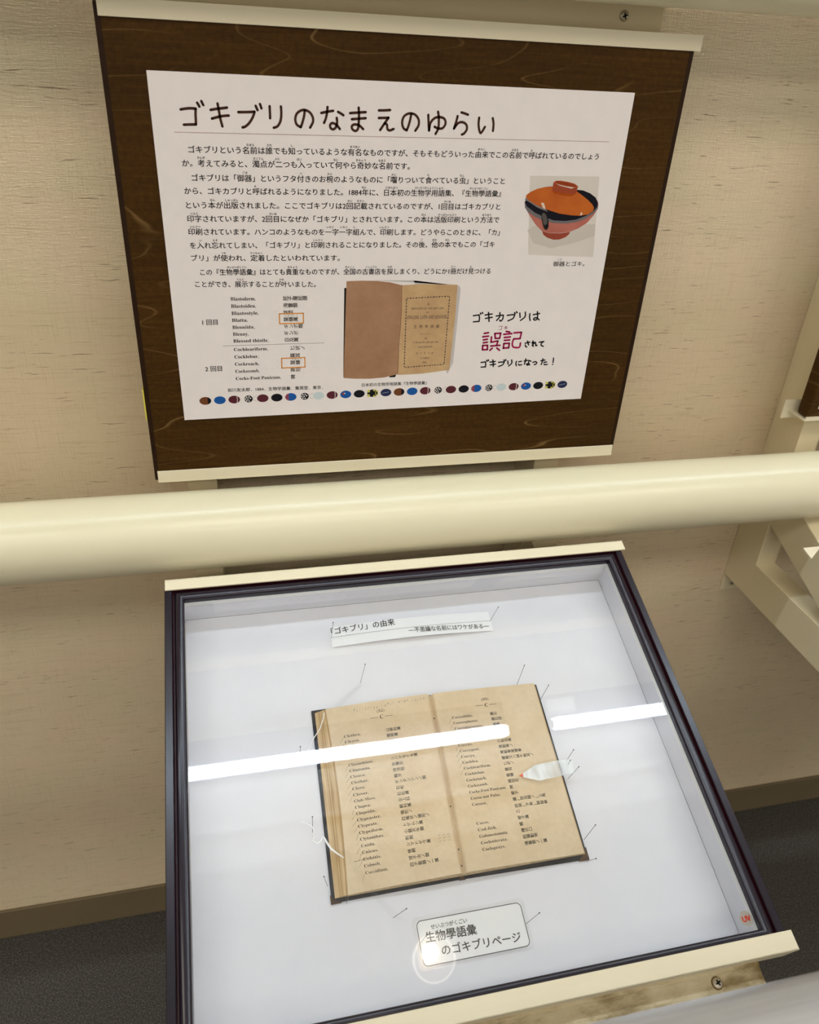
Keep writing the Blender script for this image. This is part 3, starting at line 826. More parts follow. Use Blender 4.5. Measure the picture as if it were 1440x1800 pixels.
write(mb, '御器とゴキ。', 365.2 * mm, 398.5 * mm, -153.0 * mm, ZP, M_INK, 5.2 * mm, off=0.012)
write(mb, 'ごき', 369.0 * mm, 373.5 * mm, -147.6 * mm, ZP, M_INK, 2.1 * mm)
mb.build('bowl_caption', poster, normals=False)
mb = MB()
write(mb, '岩川友太郎．1884．生物学語彙．集英堂．東京．', 44.3 * mm, 137.2 * mm, -272.3 * mm, ZP, M_INK, 4.1 * mm, -273.1 * mm, off=0.014)
mb.build('source_line', poster, normals=False)
mb = MB()
write(mb, '日本初の生物学用語集『生物學語彙』', 177.0 * mm, 244.7 * mm, -272.2 * mm, ZP, M_INK, 4.0 * mm, -272.4 * mm, off=0.012)
mb.build('book_caption', poster, normals=False)
mb = MB()
write(mb, '1 回目', 26 * mm, None, -205.0 * mm, ZP, M_INK, 5.7 * mm, off=0.014)
mb.build('row_label', poster, normals=False)
mb = MB()
write(mb, '2 回目', 25 * mm, None, -250.6 * mm, ZP, M_INK, 6.0 * mm, off=0.014)
mb.build('row_label', poster, normals=False)

# clipping from the old dictionary
mb = MB()
W1 = [('Blastoderm,', 181.5, '胚子層胚膜'), ('Blastoidea,', 188.2, '海蕾類'), ('Blastostyle,', 194.9, '芽莖'), ('Blatta,', 201.5, '蜚蠊属'),
      ('Blenniidæ,', 208.2, 'ギンポ類'), ('Blenny,', 214.9, 'ギンポ'), ('Blessed thistle,', 221.5, '白及属')]
W2 = [('Cochleariform,', 229.9, '匕状ノ'), ('Cocklebur,', 237.2, '葈耳'), ('Cockroach,', 244.5, '蜚蠊'), ('Cockscomb,', 251.8, '鶏冠'), ('Cocks-Foot Panicum,', 259.2, '稗')]
for s, v, kj in W1:
    write(mb, serif(s), 52.9 * mm, (52.9 + 2.05 * len(s)) * mm, (-v - 1.5) * mm, ZP, M_INKSOFT, 4.6 * mm, off=0.006)
    write_sideways(mb, kj, 100.6 * mm, 4.55 * mm, -v * mm, ZP, M_INKSOFT, 4.7 * mm, off=0.016)
for s, v, kj in W2:
    write(mb, serif(s), 52.9 * mm, (52.9 + 2.28 * len(s)) * mm, (-v - 1.5) * mm, ZP, M_INKSOFT, 4.6 * mm, off=0.006)
    write_sideways(mb, kj, 105.6 * mm, 5.0 * mm, -v * mm, ZP, M_INKSOFT, 4.9 * mm, off=0.016)
for v, x in ((197.6, 101.5), (240.9, 107)):
    write_sideways(mb, 'ゴキブリ' if v > 230 else 'ゴキカブリ', x * mm, 2.6 * mm, (-v - 0.4) * mm, ZP, M_INKSOFT, 2.1 * mm)
rnd = random.Random(3)
for _ in range(170):
    x, v = rnd.uniform(80, 136), rnd.uniform(178, 262)
    mb.ellipse(x * mm, -v * mm, rnd.uniform(0.08, 0.22) * mm, rnd.uniform(0.08, 0.22) * mm, ZP, M_INKPALE if rnd.random() < 0.8 else M_INKSOFT, n=6)
mb.stroke([(43.1 * mm, -226.0 * mm), (139.1 * mm, -225.5 * mm)], 0.35 * mm, ZP, M_GREYLINE, False, False)
mb.build('dictionary_clipping', poster, normals=False)
for a, v0, bb, v1 in ((96.8, 196.1, 119.3, 205.6), (97.5, 240.0, 120.0, 249.8)):
    mb = MB()
    q = [(a, v0), (bb, v0 - 0.2), (bb, v1 - 0.2), (a, v1)]
    for i in range(4):
        mb.stroke([(q[i][0] * mm, -q[i][1] * mm), (q[(i + 1) % 4][0] * mm, -q[(i + 1) % 4][1] * mm)], 1.0 * mm, ZP + 0.0001, M_ORANGE, False)
    tag(mb.build('highlight_box', poster, normals=False), 'orange outlined box')

# picture of the opened book
mb = MB()
M_P1 = page_mat('photo_brown_page', (0.42, 0.235, 0.135), (0.33, 0.175, 0.095))
M_P2 = page_mat('photo_tan_page', (0.60, 0.41, 0.21), (0.50, 0.31, 0.16))
M_SH = principled('photo_soft_grey', (0.55, 0.52, 0.51), 0.6)
mb.poly([(x * mm, -y * mm) for x, y in ((185, 165.5), (225, 168), (271, 171.5), (272.5, 175), (271, 250), (266, 262), (225, 166))], ZP, M_SH)
mb.poly([(x * mm, -y * mm) for x, y in ((158.2, 172.5), (161, 172.5), (161, 262), (158, 261))], ZP + 0.00003, M_BLACK)
mb.poly([(x * mm, -y * mm) for x, y in ((205, 255), (214, 255), (211, 263.5), (205, 263.5))], ZP + 0.00003, M_BLACK)
mb.poly([(x * mm, -y * mm) for x, y in ((160.3, 166.2), (175, 165.8), (190, 166.2), (202, 167.6), (213.6, 170.4), (214.3, 200), (213.5, 230), (213.6, 260.5), (200, 263.3), (185, 264.2), (170, 263.6), (158.2, 262.4), (158.9, 230), (159.5, 200))], ZP + 0.00006, M_P1)
mb.poly([(x * mm, -y * mm) for x, y in ((213.6, 170.4), (235, 169.4), (269, 170.6), (269.4, 200), (268.6, 230), (267.6, 257.6), (240, 260.6), (215.2, 261.2), (213.6, 260.5), (214.0, 230), (214.6, 200))], ZP + 0.00006, M_P2)
mb.stroke([(213.6 * mm, -170.4 * mm), (214.4 * mm, -200 * mm), (213.6 * mm, -230 * mm), (213.7 * mm, -260.5 * mm)], 0.5 * mm, ZP + 0.00008, principled('photo_gutter', (0.20, 0.10, 0.05), 0.6))
q = [(218.9, 183.2), (262.0, 181.5), (261.6, 251.4), (220.0, 253.4)]
for i in range(4):
    (ax, ay), (bx, by) = q[i], q[(i + 1) % 4]
    n = 15 if i % 2 == 0 else 24
    for k in range(n):
        t0, t1 = (k + 0.08) / n, (k + 0.72) / n
        mb.stroke([((ax + (bx - ax) * t0) * mm, -(ay + (by - ay) * t0) * mm), ((ax + (bx - ax) * t1) * mm, -(ay + (by - ay) * t1) * mm)], (1.1 if k % 2 else 0.8) * mm, ZP + 0.0001, M_INKSOFT, False, False)
for s, v, hw, sz in (('A', 190.0, 1.2, 3.4), ('BIOLOGICAL VOCABULARY', 194.2, 16.5, 2.7), ('IN', 198.0, 1.3, 2.2), ('ENGLISH, LATIN AND JAPANESE.', 203.6, 20.2, 5.0),
                     ('BY', 224.4, 1.5, 2.2), ('T. IWAKAWA, RIGAKUSHI.', 228.4, 13.2, 2.4), ('FIRST EDITION.', 233.2, 7.6, 2.4), ('AT TOKIO.', 245.0, 5.0, 2.4), ('1884.', 249.4, 2.2, 2.4)):
    cx = 240.8
    write(mb, serif(s), (cx - hw) * mm, (cx + hw) * mm, (-v) * mm, ZP + 0.0001, M_INKSOFT, sz * mm)
for i, ch in enumerate('生物學語彙'):
    write(mb, ch, (227.4 + i * 5.7) * mm, None, -212.8 * mm, ZP + 0.0001, M_INKSOFT, 3.8 * mm)
for i, ch in enumerate('岩川友太郎'):
    write(mb, ch, (231.5 + i * 4.0) * mm, None, -239.6 * mm, ZP + 0.0001, M_INKSOFT, 2.1 * mm)
mb.stroke([(234 * mm, -219 * mm), (246 * mm, -219 * mm)], 0.22 * mm, ZP + 0.0001, M_INKSOFT, False, False)
tag(mb.build('book_picture', poster, normals=False), 'printed picture of an opened brown book')

black = flip(CALL_BLACK)
for grp in ([s for s in black if s[0][1] > -0.215], [s for s in black if -0.215 >= s[0][1] > -0.2425], [s for s in black if s[0][1] <= -0.2425]):
    mb = MB()
    for s in grp:
        mb.stroke(s, 1.45 * mm, ZP, M_INK)
    mb.build('callout_text', poster, normals=False)
mb = MB()
for s in flip(CALL_RED):
    mb.stroke(s, 1.85 * mm, ZP, M_RED)
for s in flip(CALL_RUBY):
    mb.stroke(s, 0.55 * mm, ZP, M_RUBYRED)
tag(mb.build('emphasis_text', poster, normals=False), 'bold magenta characters')

# row of small oval insects along the bottom
mb = MB()
Cc = {k: principled('beetle_' + k, c, 0.5) for k, c in dict(brown=(0.16, 0.055, 0.02), black=(0.008, 0.008, 0.012), blue=(0.012, 0.10, 0.36), maroon=(0.10, 0.02, 0.03),
      white=(0.72, 0.68, 0.66), pale=(0.58, 0.68, 0.70), red=(0.26, 0.06, 0.09), navy=(0.022, 0.028, 0.085), yellow=(0.62, 0.58, 0.12)).items()}
KINDS = ['brownblack', 'blue', 'maroonwhite', 'check', 'maroon', 'black', 'bluered', 'check', 'pale', 'maroonwhite', 'bluedot', 'black', 'yellow', 'navy'] * 2
for i, kd in enumerate(KINDS):
    t = i / 27
    cx = (22.4 + (395.6 - 22.4) * t) * mm
    cy = -(281.1 + (278.6 - 281.1) * t) * mm
    rx, ry, z = 5.6 * mm, 4.1 * mm, ZP
    a, z2 = 0.9, ZP + 0.00005

    def dot(dx, dy, r, c, zz=z2, ry_=None):
        mb.ellipse(cx + dx * mm, cy + dy * mm, r * mm, (ry_ or r) * mm, zz, Cc[c], n=12)
    if kd == 'check':
        rx, ry = 4.0 * mm, 3.7 * mm
    col = {'brownblack': 'brown', 'blue': 'blue', 'maroonwhite': 'maroon', 'check': 'black', 'maroon': 'maroon', 'black': 'black', 'bluered': 'blue',
           'pale': 'pale', 'bluedot': 'blue', 'yellow': 'black', 'navy': 'navy'}[kd]
    mb.ellipse(cx, cy, rx, ry, z, Cc[col], n=28)
    if kd == 'brownblack':
        mb.ellipse(cx, cy, rx, ry, z2, Cc['black'], -1.15, 1.15, 14)
    elif kd == 'maroonwhite':
        mb.stroke([(cx + 2.6 * mm, cy + 3.2 * mm), (cx + 3.1 * mm, cy), (cx + 2.6 * mm, cy - 3.2 * mm)], 0.6 * mm, z2, Cc['white'])
    elif kd == 'bluered':
        mb.ellipse(cx, cy, rx, ry, z2, Cc['red'], math.pi - 1.2, math.pi + 1.2, 14)
    elif kd == 'bluedot':
        dot(-2.4, 0.8, 1.5, 'red')
        dot(-1.0, 1.2, 0.7, 'pale', ZP + 0.00008)
    elif kd == 'yellow':
        dot(-4.2, 2.4, 1.5, 'yellow'); dot(-4.2, -2.4, 1.5, 'yellow'); dot(1.6, 3.2, 1.1, 'yellow'); dot(1.6, -3.2, 1.1, 'yellow')
        dot(4.2, 0, 1.5, 'yellow', z2, 3.0); dot(4.2, 0, 0.9, 'black', ZP + 0.00008, 1.8)
    elif kd == 'check':
        for dx, dy in ((-1.8, 1.8), (-1.8, -1.8), (0.4, 2.2), (0.4, -2.2), (-0.6, 0), (-3.0, 0), (1.8, 0.6)):
            dot(dx, dy, 0.75, 'white')
        for sg in (1, -1):
            mb.stroke([(cx + 3.8 * mm, cy + sg * 0.5 * mm), (cx + 8.0 * mm, cy + sg * 3.2 * mm)], 0.22 * mm, z, M_GREYLINE, False)
    elif kd == 'navy':
        mb.stroke([(cx - 3.5 * mm, cy - 0.6 * mm), (cx + 3.0 * mm, cy + 0.6 * mm)], 0.3 * mm, z2, Cc['pale'], False)
mb.build('beetle_row', poster, normals=False)


# ------------------------------------------------------------------ glazed display case
IX0, IX1, IS0, IS1 = -0.0570, 0.4034, 0.0654, 0.4424      # opening of the frame
FW = 0.0185


def frame_profile():
    bead = []
    for k in range(9):
        t = math.pi * (1 - k / 8)
        bead.append((0.0046 + 0.0046 * math.cos(t), -0.0034 + 0.0034 * math.sin(t)))
    return [(0.0, -0.0085)] + bead + [(0.0096, -0.0048), (0.0108, -0.0048), (0.0112, -0.0012), (0.0118, -0.0004), (0.0178, 0.0), (0.0185, -0.0008),
                                      (0.0185, -0.0545), (0.0040, -0.0545), (0.0040, -0.0085)]


def make_case(depth=True):
    cs = empty('display_case', CASE_M)
    prof = frame_profile()
    if not depth:
        prof = [(u, max(n, -0.0265)) for u, n in prof]
    mb = MB()
    rect = [(IX0, IS0, -1, -1), (IX1, IS0, 1, -1), (IX1, IS1, 1, 1), (IX0, IS1, -1, 1)]
    n = len(prof)
    vs = []
    for cx, cy, sx, sy in rect:
        for u, z in prof:
            # the lower and upper members are narrower where the cap strips hold them
            vs.append((cx + sx * u, cy + sy * u, z))
    groove, rest = [], []
    for c in range(4):
        c2 = (c + 1) % 4
        for k in range(n):
            k2 = (k + 1) % n
            (groove if k in (10, 11) else rest).append((c * n + k, c * n + k2, c2 * n + k2, c2 * n + k))
    mb.add(vs, rest, M_FRAME)
    mb.add(vs, groove, M_FRAMEGROOVE)
    o = mb.build('frame', cs, smooth=True)
    dz = -0.047 if depth else -0.022
    # white lining: four walls and the bottom board, open towards the glass
    x0, x1, y0, y1 = IX0 - 0.0030, IX1 + 0.0034, IS0 - 0.003, IS1 + 0.0033
    mb = MB()
    mb.box((x0 + 0.0003, y0 + 0.0003, dz - 0.004), (x1 - 0.0003, y1 - 0.0003, dz), M_MAT)
    mb.build('backing_board', cs)
    mb = MB()
    t = 0.0008
    zt = -0.0088
    for a, bb in (((x0 - t, y0 - t), (x0, y1 + t)), ((x1, y0 - t), (x1 + t, y1 + t)), ((x0 - t, y0 - t), (x1 + t, y0)), ((x0 - t, y1), (x1 + t, y1 + t))):
        mb.box((a[0], a[1], dz), (bb[0], bb[1], zt), M_MAT)
    mb.build('lining', cs)
    mb = MB()                                       # thin ivory strip along the walls just under the glass
    w = 0.0022
    zs = (-0.0165, -0.0092)
    for a, bb in (((x0, y0), (x0 + w, y1)), ((x1 - w, y0), (x1, y1)), ((x0, y0), (x1, y0 + w)), ((x0, y1 - w), (x1, y1))):
        mb.box((a[0], a[1], zs[0]), (bb[0], bb[1], zs[1]), M_IVORY)
    mb.build('pale_strip', cs)
    mb = MB()
    mb.add([(IX0 - 0.002, IS0 - 0.002, -0.0075), (IX1 + 0.002, IS0 - 0.002, -0.0075), (IX1 + 0.002, IS1 + 0.002, -0.0075), (IX0 - 0.002, IS1 + 0.002, -0.0075)], [(0, 1, 2, 3)], M_GLASS)
    mb.build('glass', cs, normals=False)
    return cs


case = make_case()
tag(case, 'dark plum framed glazed case holding the opened old book', 'display case', 'dark framed glazed cases')
mb = MB(); mb.ellipse(0.3963, 0.0755, 0.0060, 0.0060, -0.0072, M_UVGREY, n=36)
uv = mb.build('sticker', case, normals=False)
tag(uv, 'round grey sticker with red letters')
mb = MB(); write(mb, 'UV', 0.3926, 0.4000, 0.0732, -0.0070, M_UVRED, 0.0064, off=0.045); mb.build('sticker_letters', uv, normals=False)

FLOOR_N = -0.047                               # face of the white board, in the case's frame


def in_case(name):
    return empty(name, CASE_M)


# ------------------------------------------------------------------ title strip
t = in_case('title_strip')
tag(t, 'long narrow white paper strip with a ruled line above the book in the case', 'label')


def strip_z(x):
    q = (x - 0.0875) / (0.2640 - 0.0875)
    return 0.0012 + 0.0042 * math.sin(math.pi * q)


mb = MB()
nx, ny = 24, 4
vs = []
for j in range(ny + 1):
    for i in range(nx + 1):
        x = 0.0875 + 0.1765 * i / nx
        q = i / nx
        lift = strip_z(x) * (1.0 if j > 0 else 1.15)
        vs.append((x, 0.3950 + (0.4190 - 0.3950) * j / ny - 0.0009 * q, FLOOR_N + lift))
fs = [(j * (nx + 1) + i, j * (nx + 1) + i + 1, (j + 1) * (nx + 1) + i + 1, (j + 1) * (nx + 1) + i) for j in range(ny) for i in range(nx)]
mb.add(vs, fs, M_CARD)
mb.build('paper', t, smooth=True)
sz = lambda x, y: FLOOR_N + strip_z(x) * (1.0 + 0.15 * max(0, (0.401 - y) / 0.006) * (y < 0.401)) + 0.0003
mb = MB()
write(mb, '「ゴキブリ」の由来', 0.0885, 0.1570, 0.4101, 0, M_INK, 0.0088, 0.4120, off=0.012, surf=sz)
write(mb, '―不思議な名前にはワケがある―', 0.1704, 0.2600, 0.4006, 0, M_INK, 0.0068, 0.3975, off=0.01, surf=sz)
mb.build('printed_text', t, normals=False)
mb = MB()
for i in range(16):
    xa, xb_ = 0.0877 + 0.1753 * i / 16, 0.0877 + 0.1753 * (i + 1) / 16
    mb.add([(xa, 0.40625, sz(xa, .406)), (xb_, 0.40625, sz(xb_, .406)), (xb_, 0.4066, sz(xb_, .406)), (xa, 0.4066, sz(xa, .406))], [(0, 1, 2, 3)], M_GREYLINE)
mb.build('ruled_line', t, normals=False)

# ------------------------------------------------------------------ label card below the book
t = in_case('label_card')
tag(t, 'laminated white label card with rounded black outline below the book', 'label')


def rounded(x0, y0, x1, y1, r, n=6):
    P = []
    for cx, cy, a in ((x1 - r, y1 - r, 0), (x0 + r, y1 - r, 1), (x0 + r, y0 + r, 2), (x1 - r, y0 + r, 3)):
        for k in range(n + 1):
            u = (a + k / n) * math.pi / 2
            P.append((cx + r * math.cos(u), cy + r * math.sin(u)))
    return P


mb = MB()
mb.poly(rounded(0.1228, 0.0915, 0.2180, 0.1272, 0.004), FLOOR_N + 0.0012, M_CARD)
mb.build('card', t)
mb = MB(); mb.poly(rounded(0.1200, 0.0890, 0.2208, 0.1297, 0.004), FLOOR_N + 0.0016, M_FILM); mb.build('laminate', t)
mb = MB()
P = rounded(0.1238, 0.0923, 0.2172, 0.1265, 0.0042)
mb.stroke(P + [P[0]], 0.0006, FLOOR_N + 0.0014, M_INK, False, False)
mb.build('outline', t, normals=False)
mb = MB()
write(mb, 'せいぶつがくごい', 0.1354, 0.1674, 0.1188, FLOOR_N + 0.0014, M_INK, 0.0042, off=0.01)
write(mb, '生物學語彙', 0.1295, 0.1738, 0.1100, FLOOR_N + 0.0014, M_INK, 0.0088, 0.1092, off=0.016)
write(mb, 'のゴキブリページ', 0.1410, 0.2105, 0.0984, FLOOR_N + 0.0014, M_INK, 0.0085, 0.0972, off=0.012)
mb.build('printed_text', t, normals=False)

# ------------------------------------------------------------------ the old book
book = in_case('opened_book')
tag(book, 'opened antique dictionary with yellowed pages and black covers inside the case', 'book')
S0, S1 = 0.1550, 0.3245


def gut(s):
    return 0.1708 + 0.0056 * (s - 0.152) / 0.1745


def lo(s):
    return 0.0690 + 0.0022 * (s - 0.152) / 0.1745 + 0.0030 * math.sin(math.pi * min(max((s - 0.152) / 0.1745, 0), 1))


def ro(s):
    return 0.2858 + 0.0020 * (s - 0.152) / 0.1745


def page_z(x, s):
    g = gut(s)
    if x <= g:
        q = min(max((x - lo(s)) / (g - lo(s)), 0), 1)
        z = 0.0085 + 0.0060 * (1 - (1 - q) ** 2.2)
    else:
        q = min(max((x - g) / (ro(s) - g), 0), 1)
        z = 0.0078 + 0.0062 * (1 - q ** 1.8)
    d = abs(x - g)
    z -= 0.0052 * math.exp(-(d / 0.0019) ** 2)
    return FLOOR_N + z


mb = MB()
cov = 0.0026
zc = (FLOOR_N + 0.0002, FLOOR_N + cov)


def slab(mb, P, z0, z1, mat):
    n = len(P)
    mb.add([(x, y, z0) for x, y in P] + [(x, y, z1) for x, y in P],
           [tuple(range(n))[::-1], tuple(range(n, 2 * n))] + [(i, (i + 1) % n, n + (i + 1) % n, n + i) for i in range(n)], mat)


for P, nm in (([(0.0553, 0.1520), (0.1690, 0.1528), (0.1745, 0.3290), (0.0578, 0.3275)], 'cover'),
              ([(0.1730, 0.1527), (0.2905, 0.1508), (0.2925, 0.3255), (0.1790, 0.3288)], 'cover')):
    mb = MB(); slab(mb, P, zc[0], zc[1], M_COVER)
    mb.build(nm, book, bevel=0.0008)
mb = MB(); slab(mb, [(0.1680, 0.1524), (0.1740, 0.1522), (0.1795, 0.3285), (0.1740, 0.3287)], zc[0], FLOOR_N + 0.0018, M_LEATHER)
mb.build('spine', book)
for P in ([(0.2912, 0.1501), (0.2915, 0.1615), (0.2875, 0.1575), (0.2810, 0.1503)], [(0.0546, 0.1513), (0.0640, 0.1513), (0.0570, 0.1550), (0.0547, 0.1590)]):
    mb = MB(); slab(mb, P, zc[0], zc[1] + 0.0003, M_LEATHER)
    tag(mb.build('cover_corner', book, bevel=0.0004), 'worn brown leather corner')

# page blocks: stepped fore edges under the two top leaves
for side in (0, 1):
    mb = MB()
    steps = 16 if side == 0 else 8
    rnd = random.Random(11 + side)
    for k in range(steps):
        q0, q1 = k / steps, (k + 1) / steps
        if side == 0:
            jit = rnd.uniform(-0.0004, 0.0004)
            zz0, zz1 = cov + (0.0083 - cov) * q0, cov + (0.0083 - cov) * q1
            edge = [(0.0585 + 0.0025 * t + (lo(S0 + (S1 - S0) * t) - 0.0586 - 0.0025 * t) * q0 + jit, S0 + 0.0003 + (S1 - S0 - 0.0006) * t) for t in (1, 0.8, 0.6, 0.4, 0.2, 0)]
            P = [(gut(S0) - 0.001, S0 + 0.0003), (gut(S1) - 0.001, S1 - 0.0003)] + edge
        else:
            ax = 0.2884 - 0.0028 * q0 + rnd.uniform(-0.0002, 0.0002)
            zz0, zz1 = cov + (0.0076 - cov) * q0, cov + (0.0076 - cov) * q1
            P = [(gut(S0) + 0.001, S0 + 0.0003), (ax, S0 + 0.0003), (ax + 0.0020, S1 - 0.0003), (gut(S1) + 0.001, S1 - 0.0003)]
        slab(mb, P, FLOOR_N + zz0, FLOOR_N + zz1, M_PAGEEDGE if rnd.random() < 0.6 else M_PAGEEDGE2)
    tag(mb.build('page_block', book), 'stacked page edges')
    # the uppermost leaf, curved, with the block's end faces below it
    mb = MB()
    nx, ny = 44, 10
    vs, fs = [], []
    for j in range(ny + 1):
        s = S0 + (S1 - S0) * j / ny
        for i in range(nx + 1):
            q = i / nx
            q = 1 - (1 - q) ** 1.7 if side == 0 else q ** 1.7
            x = lo(s) + (gut(s) - lo(s)) * q if side == 0 else gut(s) + (ro(s) - gut(s)) * q
            vs.append((x, s, page_z(x, s)))
    fs = [(j * (nx + 1) + i, j * (nx + 1) + i + 1, (j + 1) * (nx + 1) + i + 1, (j + 1) * (nx + 1) + i) for j in range(ny) for i in range(nx)]
    mb.add(vs, fs, M_PAGE)
    for j, s in ((0, S0), (ny, S1)):
        low = [(v[0], v[1], FLOOR_N + cov + 0.001) for v in vs[j * (nx + 1):(j + 1) * (nx + 1)]]
        top = [(v[0], v[1], v[2] - 0.0002) for v in vs[j * (nx + 1):(j + 1) * (nx + 1)]]
        mb.add(top + low, [(i, i + 1, nx + 2 + i, nx + 1 + i) for i in range(nx)], M_PAGEEDGE)
    pg = mb.build('page', book, smooth=True)
    # print on the leaf
    mb = MB()
    pz = lambda x, y: page_z(x, y)
    e = 0.00018
    Lf = [('Clethra,', 0), ('Cleyra,', 1), ('Climbing-Fern,', 2), ('Clinanthium,', 5), ('Clintonia,', 6), ('Cloaca,', 7), ('Clothur,', 8), ('Clove,', 9), ('Clover,', 10),
          ('Club-Moss,', 11), ('Clupea,', 12), ('Clupeidæ,', 13), ('Clypeaster,', 14), ('Clypeate,', 15), ('Clypeiform,', 16), ('Clytanthus,', 17), ('Cnida,', 18),
          ('Cnicus,', 19), ('Cobitis,', 20), ('Cobweb,', 21), ('Coccidium,', 22)]
    Lk = {0: '山柳科属', 1: '楊桐属', 2: '海金沙', 5: 'シバナモドキ属', 6: '依蘭形', 7: '排泄腔', 8: '輪牙', 9: 'ギンダンジンノ類', 10: '石松', 11: '石松属', 12: '全上科', 13: '鯡科属',
          14: '楯形ノ', 15: '四楯状ノ楯形ノ', 16: 'トゲムシ属', 17: '小鋸天牛類', 18: '刺胞', 19: 'シマドゼウ属', 20: '蛛網', 21: '球子虫ノ類', 22: '四子菌類ノ一属'}
    Rt = [('Coccoliths,', 0), ('Coccospheres,', 1), ('Coccothraustes,', 2), ('Coccus,', 5), ('Coccygeal,', 6), ('Coccyx,', 7), ('Cochlea,', 8), ('Cochleariform,', 9), ('Cocklebur,', 10),
          ('Cockroach,', 11), ('Cockscomb,', 12), ('Cocks-Foot Panicum,', 13), ('Cocoa-nut Palm,', 14), ('Cocoon,', 15), ('Cocos,', 18), ('Cod-fish,', 19), ('Codonostomata,', 20),
          ('Coelenterata,', 21), ('Coelogenys,', 22)]
    Rk = {0: '圓石', 1: '圓石球', 2: '蝋嘴', 5: '介殼虫属', 6: '尾骶骨ノ', 7: '尾骶骨尾閭骨', 8: '螺尾又ハ蝸牛殻耳ノ', 9: '匕状ノ', 10: '葈耳', 11: '蜚蠊', 12: '鶏冠花', 13: '稗', 14: '椰子',
          15: '繭(昆虫類ノ)土馬', 16.1: '卵袋(子実)類蜘蛛', 17: '乙', 18: '椰子属', 19: '鱈', 20: '鐘状口', 21: '腔腸動物', 22: '嚙齧類ノ一属'}
    rows = (Lf, Lk, 0.0850, 0.0862, 0.1255, 0.2932, 0.1692) if side == 0 else (Rt, Rk, 0.1925, 0.1918, 0.2322, 0.2962, 0.1710)
    rr = random.Random(5)
    for wd, r in rows[0]:
        s = rows[5] + (rows[6] - rows[5]) * r / 22
        x = rows[2] + (rows[3] - rows[2]) * r / 22
        write(mb, serif(wd), x, x + 0.00185 * len(wd) + 0.0012, s - 0.0009, e, M_INKSOFT, 0.0037, surf=pz)
        if (side == 0 and r not in (11, 21)) or (side == 1 and r < 10):
            a = (x - 0.0007, s - 0.0004)
            bq = (x - 0.0034 - rr.uniform(0, 0.0014), s - 0.0042 - rr.uniform(0, 0.0018))
            w = 0.00009
            n = Vector((bq[1] - a[1], a[0] - bq[0])).normalized() * w
            q4 = [(a[0] - n.x, a[1] - n.y), (a[0] + n.x, a[1] + n.y), (bq[0] + n.x, bq[1] + n.y), (bq[0] - n.x, bq[1] - n.y)]
            mb.add([(px, py, pz(px, py) + e) for px, py in q4], [(0, 1, 2, 3)], M_INKSOFT)
    for r, kj in rows[1].items():
        s = rows[5] + (rows[6] - rows[5]) * r / 22
        write_sideways(mb, kj, rows[4] - 0.0003, 0.0037, s, e, M_INKSOFT, 0.0037, off=0.012, surf=pz)
    hx, hs = (0.1237, 0.3073) if side == 0 else (0.2305, 0.3058)
    write(mb, serif('(32)' if side == 0 else '(33)'), hx - 0.0038, hx + 0.0038, hs + 0.0050, e, M_INKSOFT, 0.0037, surf=pz)
    write(mb, serif('C'), hx - 0.0017, hx + 0.0017, hs - 0.0018, e, M_INKSOFT, 0.0056, surf=pz)
    for a, bq in ((hx - 0.0115, hx - 0.0035), (hx + 0.0033, hx + 0.0110)):
        mb.add([(a, hs - 0.0002, pz(a, hs) + e), (bq, hs - 0.0002, pz(bq, hs) + e), (bq, hs + 0.0002, pz(bq, hs) + e), (a, hs + 0.0002, pz(a, hs) + e)], [(0, 1, 2, 3)], M_INKSOFT)
    if side == 0:                                       # a line under one entry and pencil notes
        q4 = [(0.0780, 0.1800), (0.0925, 0.1812), (0.0925, 0.1815), (0.0780, 0.1803)]
        mb.add([(px, py, pz(px, py) + e) for px, py in q4], [(0, 1, 2, 3)], M_INKSOFT)
        for i in range(26):
            x = 0.098 + 0.0028 * i
            if i in (9, 15, 20):
                continue
            s = 0.3168 + rr.uniform(-0.0012, 0.0012) + 0.00008 * i
            q4 = [(x, s), (x + 0.0003, s), (x + rr.uniform(0.0002, 0.0018), s + rr.uniform(0.0012, 0.0035)), (x + 0.0001, s + 0.002)]
            mb.add([(px, py, pz(px, py) + e) for px, py in q4], [(0, 1, 2, 3)], M_INKPALE)
        for i in range(9):
            x, s = 0.1545 + 0.0042 * (i % 3), 0.1835 + 0.0026 * (i // 3)
            q4 = [(x, s), (x + 0.0022, s + 0.0006), (x + 0.0022, s + 0.0010), (x, s + 0.0004)]
            mb.add([(px, py, pz(px, py) + e) for px, py in q4], [(0, 1, 2, 3)], M_INKPALE)
    mb.build('printed_text', pg, normals=False)
# binding thread specks in the gutter
for s in (0.300, 0.214, 0.176, 0.162):
    mb = MB()
    mb.box((gut(s) - 0.0006, s - 0.0006, page_z(gut(s), s)), (gut(s) + 0.0006, s + 0.0006, page_z(gut(s), s) + 0.0008), M_INKSOFT)
    mb.build('binding_thread', book)

# ------------------------------------------------------------------ arrow marker of clear film with a red tip
t = in_case('arrow_marker')
tag(t, 'clear plastic arrow with a red tip lying on the right page of the book', 'marker')
AZ = FLOOR_N + 0.0150
mb = MB()
tip = (0.2425, 0.2303)
A = [tip, (0.2615, 0.2382), (0.2810, 0.2391), (0.3003, 0.2390), (0.2975, 0.2256), (0.2795, 0.2240), (0.2614, 0.2230)]
lift = [0, 0.0005, 0.0012, 0.0004, -0.0004, 0.0006, 0.0002]
mb.add([(x, y, AZ + l) for (x, y), l in zip(A, lift)], [(0, 1, 6), (1, 2, 5, 6), (2, 3, 4, 5)], M_ARROW)
mb.build('film', t)
mb = MB(); mb.add([(tip[0], tip[1], AZ + 0.0003), (0.2470, 0.2321, AZ + 0.0005), (0.2470, 0.2286, AZ + 0.0004)], [(0, 2, 1)], M_TIP)
tag(mb.build('tip', t), 'coral red tip')

